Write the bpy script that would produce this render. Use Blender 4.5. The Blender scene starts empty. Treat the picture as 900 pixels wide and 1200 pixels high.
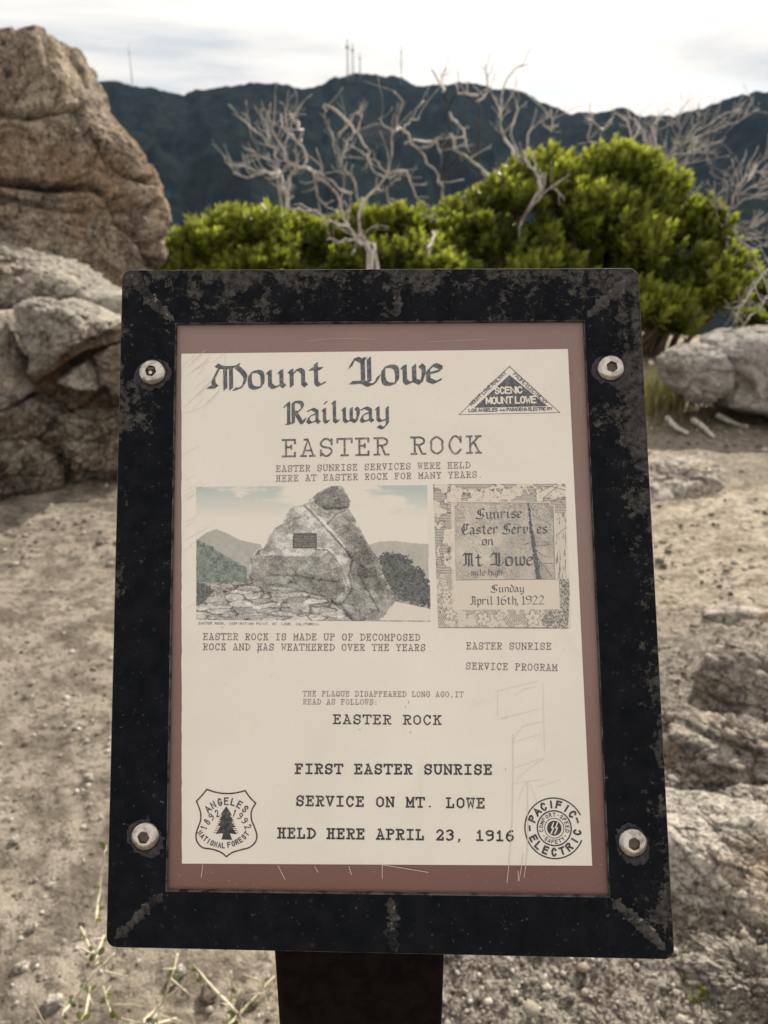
import bpy, bmesh, math, random
import numpy as np
from mathutils import Matrix, Vector
random.seed(7)
RNG = np.random.default_rng(11)
R = math.radians
C = bpy.context.scene.collection
scene = bpy.context.scene

# ------------------------------------------------------------------ camera
FPX = 950.0                       # focal length in units of a 900 x 1200 frame
PITCH = R(21.3)
CAMH = 1.45
cam_d = bpy.data.cameras.new('camera')
cam = bpy.data.objects.new('camera', cam_d); C.objects.link(cam)
cam.location = (0, 0, CAMH); cam.rotation_euler = (math.pi/2 - PITCH, 0, 0)
cam_d.sensor_fit = 'VERTICAL'; cam_d.sensor_height = 36.0; cam_d.lens = FPX/1200*36.0
cam_d.clip_start = 0.02; cam_d.clip_end = 20000
cam_d.dof.use_dof = True; cam_d.dof.focus_distance = 0.442; cam_d.dof.aperture_fstop = 13.0
scene.camera = cam
FWD = np.array([0, math.cos(PITCH), -math.sin(PITCH)])
UPV = np.array([0, math.sin(PITCH), math.cos(PITCH)])
RGT = np.array([1., 0, 0]); CPOS = np.array([0, 0, CAMH])
def ray(px, py): return RGT*(px-450)/FPX + UPV*(600-py)/FPX + FWD
def at_y(px, py, Y):
    d = ray(px, py); return CPOS + d*(Y/d[1])
def on_ground(px, py, z=0.0):
    d = ray(px, py); return CPOS + d*((z-CAMH)/d[2])
def to_px(P):
    q = P - CPOS; w = q@FWD
    return 450 + FPX*(q@RGT)/w, 600 - FPX*(q@UPV)/w

# ------------------------------------------------------------------ sky and sun
SUN_EL, SUN_AZ = R(33), R(30)      # azimuth: clockwise from +Y
world = bpy.data.worlds.new('World'); scene.world = world; world.use_nodes = True
wt = world.node_tree; wt.nodes.clear()
def wn(t, **k):
    n = wt.nodes.new(t)
    for a, b in k.items(): setattr(n, a, b)
    return n
sky = wn('ShaderNodeTexSky', sky_type='NISHITA', sun_disc=False, sun_elevation=SUN_EL, sun_rotation=SUN_AZ, altitude=1400)
sky.dust_density = 1.2
tc = wn('ShaderNodeTexCoord'); sep = wn('ShaderNodeSeparateXYZ'); wt.links.new(tc.outputs['Generated'], sep.inputs[0])
zc = wn('ShaderNodeMath', operation='MAXIMUM'); wt.links.new(sep.outputs['Z'], zc.inputs[0]); zc.inputs[1].default_value = 0.0
za = wn('ShaderNodeMath', operation='ADD'); wt.links.new(zc.outputs[0], za.inputs[0]); za.inputs[1].default_value = 0.10
dx = wn('ShaderNodeMath', operation='DIVIDE'); wt.links.new(sep.outputs['X'], dx.inputs[0]); wt.links.new(za.outputs[0], dx.inputs[1])
dy = wn('ShaderNodeMath', operation='DIVIDE'); wt.links.new(sep.outputs['Y'], dy.inputs[0]); wt.links.new(za.outputs[0], dy.inputs[1])
cmb = wn('ShaderNodeCombineXYZ'); wt.links.new(dx.outputs[0], cmb.inputs[0]); wt.links.new(dy.outputs[0], cmb.inputs[1])
def wnoise(scale, detail, off, rough=0.55, sx=1.0):
    mp = wn('ShaderNodeMapping'); wt.links.new(cmb.outputs[0], mp.inputs['Vector'])
    mp.inputs['Location'].default_value = off; mp.inputs['Scale'].default_value = (sx, 1, 1)
    n = wn('ShaderNodeTexNoise'); n.inputs['Scale'].default_value = scale; n.inputs['Detail'].default_value = detail
    n.inputs['Roughness'].default_value = rough; n.inputs['Distortion'].default_value = 0.4
    wt.links.new(mp.outputs[0], n.inputs['Vector']); return n
def wramp(src, stops):
    r = wn('ShaderNodeValToRGB'); wt.links.new(src, r.inputs[0]); e = r.color_ramp.elements
    e[0].position, e[0].color = stops[0]; e[1].position, e[1].color = stops[1]
    for p, c in stops[2:]:
        x = e.new(p); x.color = c
    return r
cover = wramp(wnoise(0.55, 7, (3.1, 1.7, 0)).outputs[0], [(0.24, (0.15, 0.15, 0.15, 1)), (0.36, (1, 1, 1, 1))])
shade = wramp(wnoise(0.42, 6, (8.3, 4.4, 0), sx=0.55).outputs[0], [(0.38, (6.1, 6.45, 6.75, 1)), (0.52, (11.2, 10.5, 9.6, 1))])
mx = wn('ShaderNodeMix', data_type='RGBA')
wt.links.new(cover.outputs[0], mx.inputs[0]); wt.links.new(sky.outputs[0], mx.inputs[6]); wt.links.new(shade.outputs[0], mx.inputs[7])
bg = wn('ShaderNodeBackground'); bg.inputs['Strength'].default_value = 0.058
wt.links.new(mx.outputs[2], bg.inputs['Color'])
wo = wn('ShaderNodeOutputWorld'); wt.links.new(bg.outputs[0], wo.inputs[0])
sd = bpy.data.lights.new('sun', 'SUN'); sd.energy = 5.0; sd.angle = R(0.9); sd.color = (1.0, 0.93, 0.82)
sun = bpy.data.objects.new('sun', sd); C.objects.link(sun)
sdir = Vector((math.sin(SUN_AZ)*math.cos(SUN_EL), math.cos(SUN_AZ)*math.cos(SUN_EL), math.sin(SUN_EL)))
sun.rotation_euler = sdir.to_track_quat('Z', 'Y').to_euler(); sun.location = (5, 10, 12)
vs = scene.view_settings; vs.view_transform = 'Standard'; vs.look = 'None'; vs.exposure = 0.85; vs.gamma = 1.0
scene.cycles.volume_step_rate = 4

# ------------------------------------------------------------------ helpers
def tag(o, label=None, cat=None, group=None, kind=None):
    if label: o['label'] = label
    if cat: o['category'] = cat
    if group: o['group'] = group
    if kind: o['kind'] = kind
    return o
def mesh_np(name, V, F, material=None, parent=None, smooth=True, mats=None, matidx=None):
    """V (n,3) array, F (m,k) array or list of lists"""
    me = bpy.data.meshes.new(name)
    V = np.asarray(V, dtype=np.float32)
    if isinstance(F, np.ndarray):
        m, k = F.shape
        me.vertices.add(len(V)); me.vertices.foreach_set('co', V.ravel())
        me.loops.add(m*k); me.loops.foreach_set('vertex_index', F.astype(np.int32).ravel())
        me.polygons.add(m); me.polygons.foreach_set('loop_start', np.arange(0, m*k, k, dtype=np.int32))
        me.update(calc_edges=True)
    else:
        me.from_pydata(V.tolist(), [], F); me.update()
    if smooth: me.polygons.foreach_set('use_smooth', np.ones(len(me.polygons), bool))
    if material: me.materials.append(material)
    o = bpy.data.objects.new(name, me); C.objects.link(o)
    if parent: o.parent = parent
    return o
def empty(name, loc, parent=None):
    o = bpy.data.objects.new(name, None); C.objects.link(o); o.location = loc; o.empty_display_size = 0.1
    if parent: o.parent = parent
    return o
def attr(o, name, data, dom='POINT'):
    a = o.data.attributes.new(name, 'FLOAT', dom); a.data.foreach_set('value', np.asarray(data, np.float32))

# numpy noise
def _hash(ix, iy, iz, seed):
    h = (ix.astype(np.int64)*374761393 + iy.astype(np.int64)*668265263 + iz.astype(np.int64)*2147483647 + seed*974634777) & 0xffffffff
    h = ((h ^ (h >> 13))*1274126177) & 0xffffffff
    h = (h ^ (h >> 16)) & 0xffffffff
    h = (h*2246822519) & 0xffffffff
    return ((h ^ (h >> 15)) & 0xffffff)/float(0xffffff)
def vnoise(P, seed=0):
    P = np.asarray(P, float); I = np.floor(P).astype(np.int64); f = P-I; u = f*f*f*(f*(f*6-15)+10)
    r = 0
    for a in (0, 1):
        for b in (0, 1):
            for c in (0, 1):
                w = (u[:, 0] if a else 1-u[:, 0])*(u[:, 1] if b else 1-u[:, 1])*(u[:, 2] if c else 1-u[:, 2])
                r = r + w*_hash(I[:, 0]+a, I[:, 1]+b, I[:, 2]+c, seed)
    return r*2-1
def fbm(P, octv=5, seed=0, gain=0.5, lac=2.03):
    P = np.asarray(P, float); s = 0; a = 1; t = 0
    for i in range(octv):
        s = s + a*vnoise(P*(lac**i)+i*17.3, seed+i); t += a; a *= gain
    return s/t
def ridged(P, octv=4, seed=0, gain=0.5):
    P = np.asarray(P, float); s = 0; a = 1; t = 0
    for i in range(octv):
        s = s + a*(1-np.abs(vnoise(P*(2.1**i)+i*9.1, seed+i))*2); t += a; a *= gain
    return s/t
def seg_dist(X, Y, pts):
    d = np.full(X.shape, 1e9)
    for (x0, y0), (x1, y1) in zip(pts[:-1], pts[1:]):
        vx, vy = x1-x0, y1-y0; L = vx*vx+vy*vy+1e-9
        t = np.clip(((X-x0)*vx+(Y-y0)*vy)/L, 0, 1)
        d = np.minimum(d, np.hypot(X-x0-t*vx, Y-y0-t*vy))
    return d
def inpoly(X, Y, pts):
    c = np.zeros(X.shape, bool); n = len(pts)
    for i in range(n):
        x0, y0 = pts[i]; x1, y1 = pts[(i+1) % n]
        if y0 == y1: continue
        k = ((y0 > Y) != (y1 > Y)) & (X < (x1-x0)*(Y-y0)/(y1-y0)+x0)
        c ^= k
    return c
def catmull(pts, n=6, closed=False):
    P = [np.array(p, float) for p in pts]; m = len(P)
    if m < 3 and not closed: return P
    out = []
    rng = range(m) if closed else range(m-1)
    for i in rng:
        if closed: a, b, c, d = P[(i-1) % m], P[i], P[(i+1) % m], P[(i+2) % m]
        else: a, b, c, d = P[max(i-1, 0)], P[i], P[i+1], P[min(i+2, m-1)]
        for k in range(n):
            t = k/n
            out.append(0.5*((2*b)+(-a+c)*t+(2*a-5*b+4*c-d)*t*t+(-a+3*b-3*c+d)*t**3))
    out.append(P[0] if closed else P[-1])
    return out
def tube(paths, sides=6):
    """paths: list of (points, radii). returns V,F"""
    V = []; F = []
    for pts, rad in paths:
        pts = [np.array(p, float) for p in pts]; n = len(pts); base = len(V)
        ref = np.array([0.31, 0.87, 0.37])
        for i, p in enumerate(pts):
            t = pts[min(i+1, n-1)]-pts[max(i-1, 0)]; t = t/(np.linalg.norm(t)+1e-12)
            a = np.cross(t, ref); a /= np.linalg.norm(a)+1e-9; b = np.cross(t, a)
            for k in range(sides):
                th = 2*math.pi*k/sides
                V.append(p+(a*math.cos(th)+b*math.sin(th))*rad[i])
        for i in range(n-1):
            for k in range(sides):
                k2 = (k+1) % sides
                F.append([base+i*sides+k, base+i*sides+k2, base+(i+1)*sides+k2, base+(i+1)*sides+k])
        F.append([base+k for k in range(sides)][::-1]); F.append([base+(n-1)*sides+k for k in range(sides)])
    return V, F

def worley(P, seed=0):
    P = np.asarray(P, float); I = np.floor(P).astype(np.int64); n = len(P)
    d1 = np.full(n, 9.); d2 = np.full(n, 9.); idh = np.zeros(n); vec = np.zeros((n, 3))
    for a in (-1, 0, 1):
        for b in (-1, 0, 1):
            for c in (-1, 0, 1):
                x, y, z = I[:, 0]+a, I[:, 1]+b, I[:, 2]+c
                h0, h1, h2 = _hash(x, y, z, seed), _hash(x, y, z, seed+101), _hash(x, y, z, seed+202)
                v = P-np.stack([x+h0, y+h1, z+h2], 1); d = np.sqrt((v*v).sum(1))
                k = d < d1; d2 = np.where(k, d1, np.minimum(d2, d)); d1 = np.where(k, d, d1)
                idh = np.where(k, _hash(x, y, z, seed+303), idh); vec = np.where(k[:, None], v, vec)
    return d1, d2, idh, vec
def fracture(P, seed=0, tilt=0.5, crack=0.35, cw=0.07):
    P = P+0.18*np.stack([fbm(P*1.7+5, 3, seed+1), fbm(P*1.7+9, 3, seed+2), fbm(P*1.7, 3, seed+3)], 1)
    d1, d2, h, v = worley(P, seed)
    g = np.stack([np.sin(h*77), np.cos(h*131), np.sin(h*211+1)], 1)
    return (h-0.5)+tilt*(v*g).sum(1)-crack*np.exp(-((d2-d1)/cw)**2)

# ------------------------------------------------------------------ materials
class NT:
    def __init__(s, name):
        s.m = bpy.data.materials.new(name); s.m.use_nodes = True; s.t = s.m.node_tree; s.t.nodes.clear()
        s.out = s.t.nodes.new('ShaderNodeOutputMaterial')
        s.tc = s.t.nodes.new('ShaderNodeTexCoord').outputs['Object']
    def n(s, typ, inputs=None, **k):
        x = s.t.nodes.new(typ)
        for a, b in k.items(): setattr(x, a, b)
        for a, b in (inputs or {}).items():
            if isinstance(b, bpy.types.NodeSocket): s.t.links.new(b, x.inputs[a])
            else: x.inputs[a].default_value = b
        return x
    def vec(s, scale=(1, 1, 1), loc=(0, 0, 0), src=None):
        return s.n('ShaderNodeMapping', {'Vector': src or s.tc, 'Scale': scale, 'Location': loc}).outputs[0]
    def noise(s, scale, detail=5, rough=0.55, dist=0.0, v=None):
        return s.n('ShaderNodeTexNoise', {'Vector': v or s.tc, 'Scale': scale, 'Detail': detail, 'Roughness': rough, 'Distortion': dist}).outputs[0]
    def voro(s, scale, v=None, feature='F1', out='Distance'):
        return s.n('ShaderNodeTexVoronoi', {'Vector': v or s.tc, 'Scale': scale}, feature=feature).outputs[out]
    def ramp(s, src, *stops, mode='LINEAR'):
        x = s.n('ShaderNodeValToRGB', {0: src}); e = x.color_ramp.elements; x.color_ramp.interpolation = mode
        for i, (p, c) in enumerate(stops):
            if not isinstance(c, (tuple, list)): c = (c, c, c)
            el = e[i] if i < 2 else e.new(p)
            el.position = p; el.color = tuple(c)+(1,)
        return x.outputs[0]
    def mix(s, f, a, b, mode='MIX'):
        def c(v): return tuple(v)+(1,) if isinstance(v, (tuple, list)) else v
        x = s.n('ShaderNodeMix', {0: f, 6: c(a), 7: c(b)}, data_type='RGBA', blend_type=mode); return x.outputs[2]
    def math(s, op, a, b=0.0, c=None):
        d = {0: a, 1: b}
        if c is not None: d[2] = c
        return s.n('ShaderNodeMath', d, operation=op).outputs[0]
    def bump(s, h, strength=0.5, dist=0.01, nrm=None):
        d = {'Height': h, 'Strength': strength, 'Distance': dist}
        if nrm: d['Normal'] = nrm
        return s.n('ShaderNodeBump', d).outputs[0]
    def attr(s, name): return s.n('ShaderNodeAttribute', attribute_name=name).outputs
    def bsdf(s, **k):
        names = {'col': 'Base Color', 'rough': 'Roughness', 'metal': 'Metallic', 'nrm': 'Normal', 'spec': 'Specular IOR Level', 'coat': 'Coat Weight', 'coatr': 'Coat Roughness', 'coatn': 'Coat Normal'}
        d = {}
        for a, b in k.items():
            if a == 'col' and isinstance(b, (tuple, list)): b = tuple(b)+(1,)
            d[names[a]] = b
        x = s.n('ShaderNodeBsdfPrincipled', d); s.t.links.new(x.outputs[0], s.out.inputs[0]); s.b = x; return s.m

def granite(name, light, mid, stain, stain_amt=0.5, speck=0.55, sc=1.0, off=0.0, lich=0.4):
    m = NT(name); v = m.vec((1, 1, 1), (off, off*1.7, off*.6))
    big = m.noise(1.4*sc, 6, 0.6, 0.3, v); med = m.noise(6*sc, 8, 0.72, 0.3, v); fine = m.noise(48*sc, 5, 0.75, 0, v)
    grain = m.noise(150*sc, 3, 0.75, 0, v); mot = m.noise(13*sc, 6, 0.75, 0.5, v)
    c = m.mix(m.ramp(med, (0.42, 0), (0.57, 1)), mid, light)
    c = m.mix(m.math('MULTIPLY', m.ramp(big, (0.60-0.3*stain_amt, 0), (0.74-0.3*stain_amt, 1)), .8), c, stain)
    c = m.mix(m.math('MULTIPLY', m.ramp(m.noise(3.2*sc, 8, 0.75, 0.8, v), (0.50, 0), (0.60, 1)), lich), c, tuple(x*0.35 for x in mid))
    c = m.mix(m.math('MULTIPLY', m.ramp(mot, (0.53, 0), (0.61, 1)), speck), c, (0.045, 0.04, 0.036))
    c = m.mix(m.math('MULTIPLY', m.ramp(mot, (0.36, 1), (0.44, 0)), .45), c, tuple(min(1, x*1.45) for x in light))
    c = m.mix(m.math('MULTIPLY', m.ramp(fine, (0.54, 0), (0.61, 1)), speck), c, (0.03, 0.028, 0.027))
    c = m.mix(m.math('MULTIPLY', m.ramp(fine, (0.38, 1), (0.45, 0)), .5), c, tuple(min(1, x*1.5) for x in light))
    c = m.mix(m.math('MULTIPLY', m.ramp(grain, (0.54, 0), (0.62, 1)), speck*.8), c, (0.04, 0.038, 0.036))
    h = m.math('ADD', m.math('MULTIPLY', med, 1.2), m.math('MULTIPLY', mot, 0.7))
    h = m.math('ADD', h, m.math('MULTIPLY', fine, 0.4)); h = m.math('ADD', h, m.math('MULTIPLY', grain, 0.1))
    return m.bsdf(col=c, rough=0.95, nrm=m.bump(h, 1.0, 0.035/sc), spec=0.08)

M = {}
M['granite_tan'] = granite('granite_tan', (0.43, 0.355, 0.27), (0.20, 0.155, 0.115), (0.27, 0.17, 0.10), 0.34, 0.9, 1.0, 0.0, 0.5)
M['granite_grey'] = granite('granite_grey', (0.46, 0.42, 0.36), (0.30, 0.275, 0.24), (0.34, 0.25, 0.17), 0.2, 0.6, 1.1, 3.0, .4)
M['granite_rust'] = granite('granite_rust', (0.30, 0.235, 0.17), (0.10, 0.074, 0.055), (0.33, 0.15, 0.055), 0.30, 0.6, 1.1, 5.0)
M['granite_pale'] = granite('granite_pale', (0.55, 0.50, 0.435), (0.36, 0.325, 0.28), (0.30, 0.19, 0.10), 0.22, 0.85, 2.6, 7.0, .5)
M['granite_brown'] = granite('granite_brown', (0.38, 0.33, 0.27), (0.20, 0.16, 0.12), (0.20, 0.12, 0.065), 0.25, 0.8, 2.6, 17.0, .5)
M['granite_coarse'] = granite('granite_coarse', (0.40, 0.355, 0.30), (0.19, 0.165, 0.14), (0.22, 0.16, 0.10), 0.25, 0.9, 3.6, 27.0, .6)
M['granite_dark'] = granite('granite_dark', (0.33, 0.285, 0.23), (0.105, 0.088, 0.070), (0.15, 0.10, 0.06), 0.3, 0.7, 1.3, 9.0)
M['boulder_grey'] = granite('boulder_grey', (0.42, 0.395, 0.36), (0.29, 0.27, 0.245), (0.33, 0.26, 0.18), 0.15, 0.45, 1.2, 12.0, .3)

# ground
m = NT('sand_ground')
big = m.noise(0.9, 6, 0.6, 0.4); med = m.noise(7, 7, 0.68, 0.2); fine = m.noise(60, 5, 0.7); gr = m.noise(260, 3, 0.7)
c = m.mix(m.ramp(big, (0.35, 0), (0.65, 1)), (0.36, 0.308, 0.245), (0.52, 0.45, 0.365))
c = m.mix(m.ramp(med, (0.36, 0.75), (0.52, 0)), c, (0.20, 0.155, 0.11))
c = m.mix(m.ramp(m.noise(22, 6, 0.7, 0.3, m.vec((1, 1.8, 1))), (0.34, 0.8), (0.46, 0)), c, (0.15, 0.115, 0.085))
c = m.mix(m.ramp(fine, (0.30, 0.9), (0.43, 0)), c, (0.10, 0.08, 0.06))
c = m.mix(m.ramp(fine, (0.58, 0), (0.68, 0.8)), c, (0.58, 0.53, 0.46))
c = m.mix(m.ramp(gr, (0.36, 0.8), (0.46, 0)), c, (0.12, 0.10, 0.08))
c = m.mix(m.math('MULTIPLY', m.attr('shade_and_dirt')[2], .8), c, m.mix(m.ramp(med, (.42, 0), (.58, 1)), (0.13, 0.112, 0.092), (0.30, 0.262, 0.217)))  # shade over the left ground, painted in as a darker, greyer soil colour
c = m.mix(m.ramp(m.noise(11, 7, .78, .4, m.vec((1, 1.9, 1))), (.52, 0), (.60, .6)), c, (.10, .085, .07))
c = m.mix(m.ramp(m.noise(34, 6, .78), (.52, 0), (.60, .75)), c, (.065, .055, .045))
rk = m.attr('rocky')[2]
rc = m.mix(m.ramp(m.noise(40, 6, 0.7, 0.3), (0.42, 0), (0.56, 1)), (0.075, 0.065, 0.055), (0.31, 0.275, 0.235))
rc = m.mix(m.ramp(m.noise(110, 3, 0.7), (0.52, 0), (0.62, 1)), rc, (0.06, 0.055, 0.05))
c = m.mix(rk, c, rc)
h = m.math('ADD', m.math('MULTIPLY', med, 0.6), m.math('MULTIPLY', m.noise(24, 6, .75), .7)); h = m.math('ADD', h, m.math('MULTIPLY', fine, .45)); h = m.math('ADD', h, m.math('MULTIPLY', gr, 0.16))
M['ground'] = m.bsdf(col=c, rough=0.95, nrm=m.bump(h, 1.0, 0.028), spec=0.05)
# far hills
m = NT('forest_hill')
n1 = m.noise(0.02, 6, 0.7); n2 = m.noise(0.0035, 5, 0.6, 0.5)
c = m.mix(m.ramp(n1, (0.4, 0), (0.62, 1)), (0.0035, 0.0065, 0.0065), (0.014, 0.019, 0.016))
c = m.mix(m.ramp(n2, (0.60, 0), (0.72, 0.55)), c, (0.06, 0.05, 0.045))
M['hill'] = m.bsdf(col=c, rough=1.0, spec=0.0)
# foliage
def leafmat(name, dark, bright, tr=0.45):
    m = NT(name); a = m.attr('tint')[2]
    c = m.mix(a, dark, bright)
    d = m.n('ShaderNodeBsdfPrincipled', {'Base Color': c, 'Roughness': 0.42, 'Specular IOR Level': 0.45})
    t = m.n('ShaderNodeBsdfTranslucent', {'Color': m.mix(0.5, c, (0.34, 0.38, 0.04), 'MIX')})
    x = m.n('ShaderNodeMixShader', {0: tr, 1: d.outputs[0], 2: t.outputs[0]}); m.t.links.new(x.outputs[0], m.out.inputs[0]); return m.m
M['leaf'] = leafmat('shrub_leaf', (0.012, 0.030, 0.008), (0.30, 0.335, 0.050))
M['leaf_small'] = leafmat('twig_leaf', (0.03, 0.055, 0.015), (0.11, 0.13, 0.03), 0.25)
M['leaf_dry'] = leafmat('dry_leaf', (0.10, 0.08, 0.05), (0.22, 0.18, 0.11), 0.3)
def bark(name, a, b, sc=40):
    m = NT(name); n = m.math('ADD', m.math('MULTIPLY', m.noise(sc, 5, 0.65, 0.5, m.vec((1, 1, .4))), .5), m.math('MULTIPLY', m.noise(sc*.09, 3, .6), .5))
    return m.bsdf(col=m.mix(m.ramp(n, (0.38, 0), (0.62, 1)), a, b), rough=0.85, nrm=m.bump(n, 0.5, 0.004), spec=0.2)
M['bark_dead'] = bark('dead_wood', (0.17, 0.155, 0.145), (0.66, 0.61, 0.57))
M['bark_char'] = bark('charred_wood', (0.012, 0.011, 0.012), (0.07, 0.06, 0.055))
M['bark_pale'] = bark('thorny_stem', (0.27, 0.24, 0.16), (0.55, 0.50, 0.38), 120)
M['bark_brown'] = bark('shrub_stem', (0.06, 0.045, 0.03), (0.15, 0.11, 0.08))
m = NT('mast_steel'); M['mast'] = m.bsdf(col=(0.20, 0.21, 0.22), rough=0.6, metal=0.3)

# ------------------------------------------------------------------ ground sheet
def smooth(a, b, x):
    t = np.clip((x-a)/(b-a), 0, 1); return t*t*(3-2*t)
def rocky_mask(x, y):
    P = np.stack([x*1.3, y*1.3, x*0], 1)
    k = smooth(0.28, 0.55, x - 0.10*(y-1.2) + 0.12*fbm(P*2, 3, 5)) * (1-smooth(2.2, 2.9, y+0.3*fbm(P, 3, 8)))
    k2 = smooth(0.02, 0.12, x+0.05*fbm(P*4, 2, 3))*(1-smooth(1.5, 1.75, y+.08*fbm(P*3, 2, 2)))
    k3 = 0.55*smooth(0.4, 1.0, x-.15*y+.3*fbm(P*.8, 3, 31))*smooth(.0, .35, fbm(P*.9, 3, 32)+.12)*(1-smooth(5.5, 7, y))
    return np.clip(np.maximum(np.maximum(k, k2), k3), 0, 1)
def ground_z(x, y, fine=True):
    P = np.stack([x, y, x*0+3.3], 1); r = np.hypot(x, y)
    z = 0.05*fbm(P*0.7, 3, 21)*smooth(1.5, 4, r)
    z = z + 0.02*fbm(P*2.6, 4, 22)
    z = z + 0.10*smooth(0.8, 2.2, x)*(1-smooth(3.5, 5.5, y))
    z = z - 0.28*np.clip(r-9.8, 0, 100)**1.25
    if fine:
        m_ = rocky_mask(x, y); near = 1-smooth(4.0, 8.0, r)
        z = z + near*(0.016*fbm(P*7, 5, 23, .6)) + 0.004*near*fbm(P*38, 3, 24, 0.6)
        z = z + 0.0035*(1-smooth(1.8, 3.2, r))*fbm(P*95, 3, 27, 0.7)
        q = P*np.array([1., 1.7, 1.]); q[:, 1] += 0.45*P[:, 0]
        z = z + m_*(0.020*ridged(q*3.1, 4, 25, 0.55) + 0.013*fbm(P*26, 3, 26, 0.6)+0.009*fbm(P*60, 3, 29, 0.7))
    return z
NR = 470
rr = 0.12*(16.0/0.12)**(np.linspace(0, 1, NR)**0.80)
az = np.concatenate([np.linspace(-180, -36, 44, endpoint=False), np.linspace(-36, 36, 540), np.linspace(36, 180, 45)[1:]])
azr = np.radians(az[:-1]); na = len(azr)
RRg, AZg = np.meshgrid(rr, azr, indexing='ij')
gx, gy = (RRg*np.sin(AZg)).ravel(), (RRg*np.cos(AZg)).ravel()
gz = ground_z(gx, gy)
idx = np.arange(NR*na).reshape(NR, na); nx = np.roll(idx, -1, axis=1)
Fg = np.stack([idx[:-1], idx[1:], nx[1:], nx[:-1]], -1).reshape(-1, 4)
Vg = np.stack([gx, gy, gz], 1)
Vg = np.vstack([Vg, [[0, 0, float(gz[:na].mean())]]])
cf = np.stack([idx[0], nx[0], np.full(na, NR*na), np.full(na, NR*na)], -1)
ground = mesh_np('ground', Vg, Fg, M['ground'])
attr(ground, 'rocky', np.append(rocky_mask(gx, gy), 0)); attr(ground, 'shade_and_dirt', np.append(smooth(0.25, -0.55, gx+0.35*fbm(np.stack([gx, gy, gx*0], 1)*1.1, 4, 90)) if False else 1-smooth(-0.75, 0.15, gx+0.35*fbm(np.stack([gx, gy, gx*0], 1)*1.1, 4, 90)), 0)); tag(ground, kind='structure')  # second attribute masks the shade painted on the left ground
def gz1(x, y): return float(ground_z(np.array([x]), np.array([y]), False)[0])

# ------------------------------------------------------------------ hills
prof = [(-900, 190), (-500, 150), (-200, 120), (0, 100), (100, 92), (140, 95), (175, 103), (215, 108), (235, 103), (260, 98), (290, 98), (320, 97), (350, 101), (378, 99), (392, 88), (420, 85), (450, 90),
        (480, 95), (520, 97), (560, 98), (600, 103), (630, 113), (660, 126), (700, 131), (730, 128), (760, 133), (790, 135), (820, 125), (860, 112), (880, 107), (905, 105), (1000, 118), (1200, 160), (1700, 200)]
paz, pel = [], []
for px, py in prof:
    d = ray(px, py); paz.append(math.atan2(d[0], d[1])); pel.append(math.atan2(d[2], math.hypot(d[0], d[1])))
NA, NRh = 820, 190
ha = np.radians(np.concatenate([np.linspace(-80, -30, 60, endpoint=False), np.linspace(-30, 30, NA-120), np.linspace(30, 80, 61)[1:]])); NA = len(ha)
hr = np.concatenate([15.0*(300/15.0)**np.linspace(0, 1, 50, endpoint=False), np.linspace(300, 2200, 60, endpoint=False), np.linspace(2200, 5200, NRh-110)])
RRh, AZh = np.meshgrid(hr, ha, indexing='ij'); hx, hy = RRh*np.sin(AZh), RRh*np.cos(AZh)
ridge_r = 3800+250*np.sin(AZh*5+1)
el = np.interp(AZh, paz, pel); ztop = ridge_r*np.tan(el)+CAMH
P = np.stack([hx.ravel(), hy.ravel(), hx.ravel()*0], 1)
t = np.clip((RRh-1300)/(ridge_r-1300), 0, 1)
spur = ridged(P*np.array([0.0021, 0.0010, 1]), 4, 41).reshape(RRh.shape)
rise = t**1.25
zz = -330+(ztop+330)*rise + 130*spur*np.sin(np.pi*np.clip(t, 0, 1))*(t > 0)
near = np.clip((RRh-15)/(1300-15), 0, 1)
z0 = -0.28*(15-9.8)**1.25 - 0.35
zn = z0 + (-330-z0)*near**0.72
zz = np.where(RRh < 1300, zn, zz)
zz = np.where(RRh > ridge_r, ztop-(RRh-ridge_r)*0.45, zz)
veg = np.clip((RRh-60)/1000, 0, 1)
bumps = (fbm(P*0.022, 3, 51, 0.6)*15+fbm(P*0.006, 3, 52)*16).reshape(RRh.shape)
zz = zz+bumps*veg
zz = zz-np.where(t > 0.985, 4.0, 0)
idx = np.arange(len(hr)*NA).reshape(len(hr), NA)
Fh = np.stack([idx[:-1, :-1], idx[1:, :-1], idx[1:, 1:], idx[:-1, 1:]], -1).reshape(-1, 4)
hills = mesh_np('hills', np.stack([hx.ravel(), hy.ravel(), zz.ravel()], 1), Fh, M['hill']); tag(hills, kind='structure')

# ------------------------------------------------------------------ masts on the ridge
def mast(px, top, base, halfw, label):
    p0 = at_y(px, base, 3650.); p1 = at_y(px, top, 3650.); H = p1[2]-p0[2]+15
    root = empty('radio_mast', (p0[0], p0[1], p0[2]-15)); tag(root, label, 'radio mast', 'radio masts on the ridge')
    corners = [(halfw*math.cos(a), halfw*math.sin(a)) for a in (0.3, 0.3+2.094, 0.3+4.189)]
    for c in corners:
        V, F = tube([([(c[0], c[1], 0), (c[0]*0.35, c[1]*0.35, H)], [.75, 0.55])], 5)
        mesh_np('leg', V, F, M['mast'], root)
    br = []; n = 14
    for i in range(n):
        a, b = i/n, (i+1)/n; sa, sb = 1-.65*a, 1-.65*b
        for k in range(3):
            c, d = corners[k], corners[(k+1) % 3]
            br.append(([(c[0]*sa, c[1]*sa, a*H), (d[0]*sb, d[1]*sb, b*H)], [.32, .32]))
            br.append(([(c[0]*sb, c[1]*sb, b*H), (d[0]*sb, d[1]*sb, b*H)], [.32, .32]))
    V, F = tube(br, 4); mesh_np('bracing', V, F, M['mast'], root)
    V, F = tube([([(0, 0, H*0.78), (0, 0, H*0.84)], [halfw*1.2, halfw*1.2])], 8); mesh_np('antenna_drum', V, F, M['mast'], root)
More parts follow.
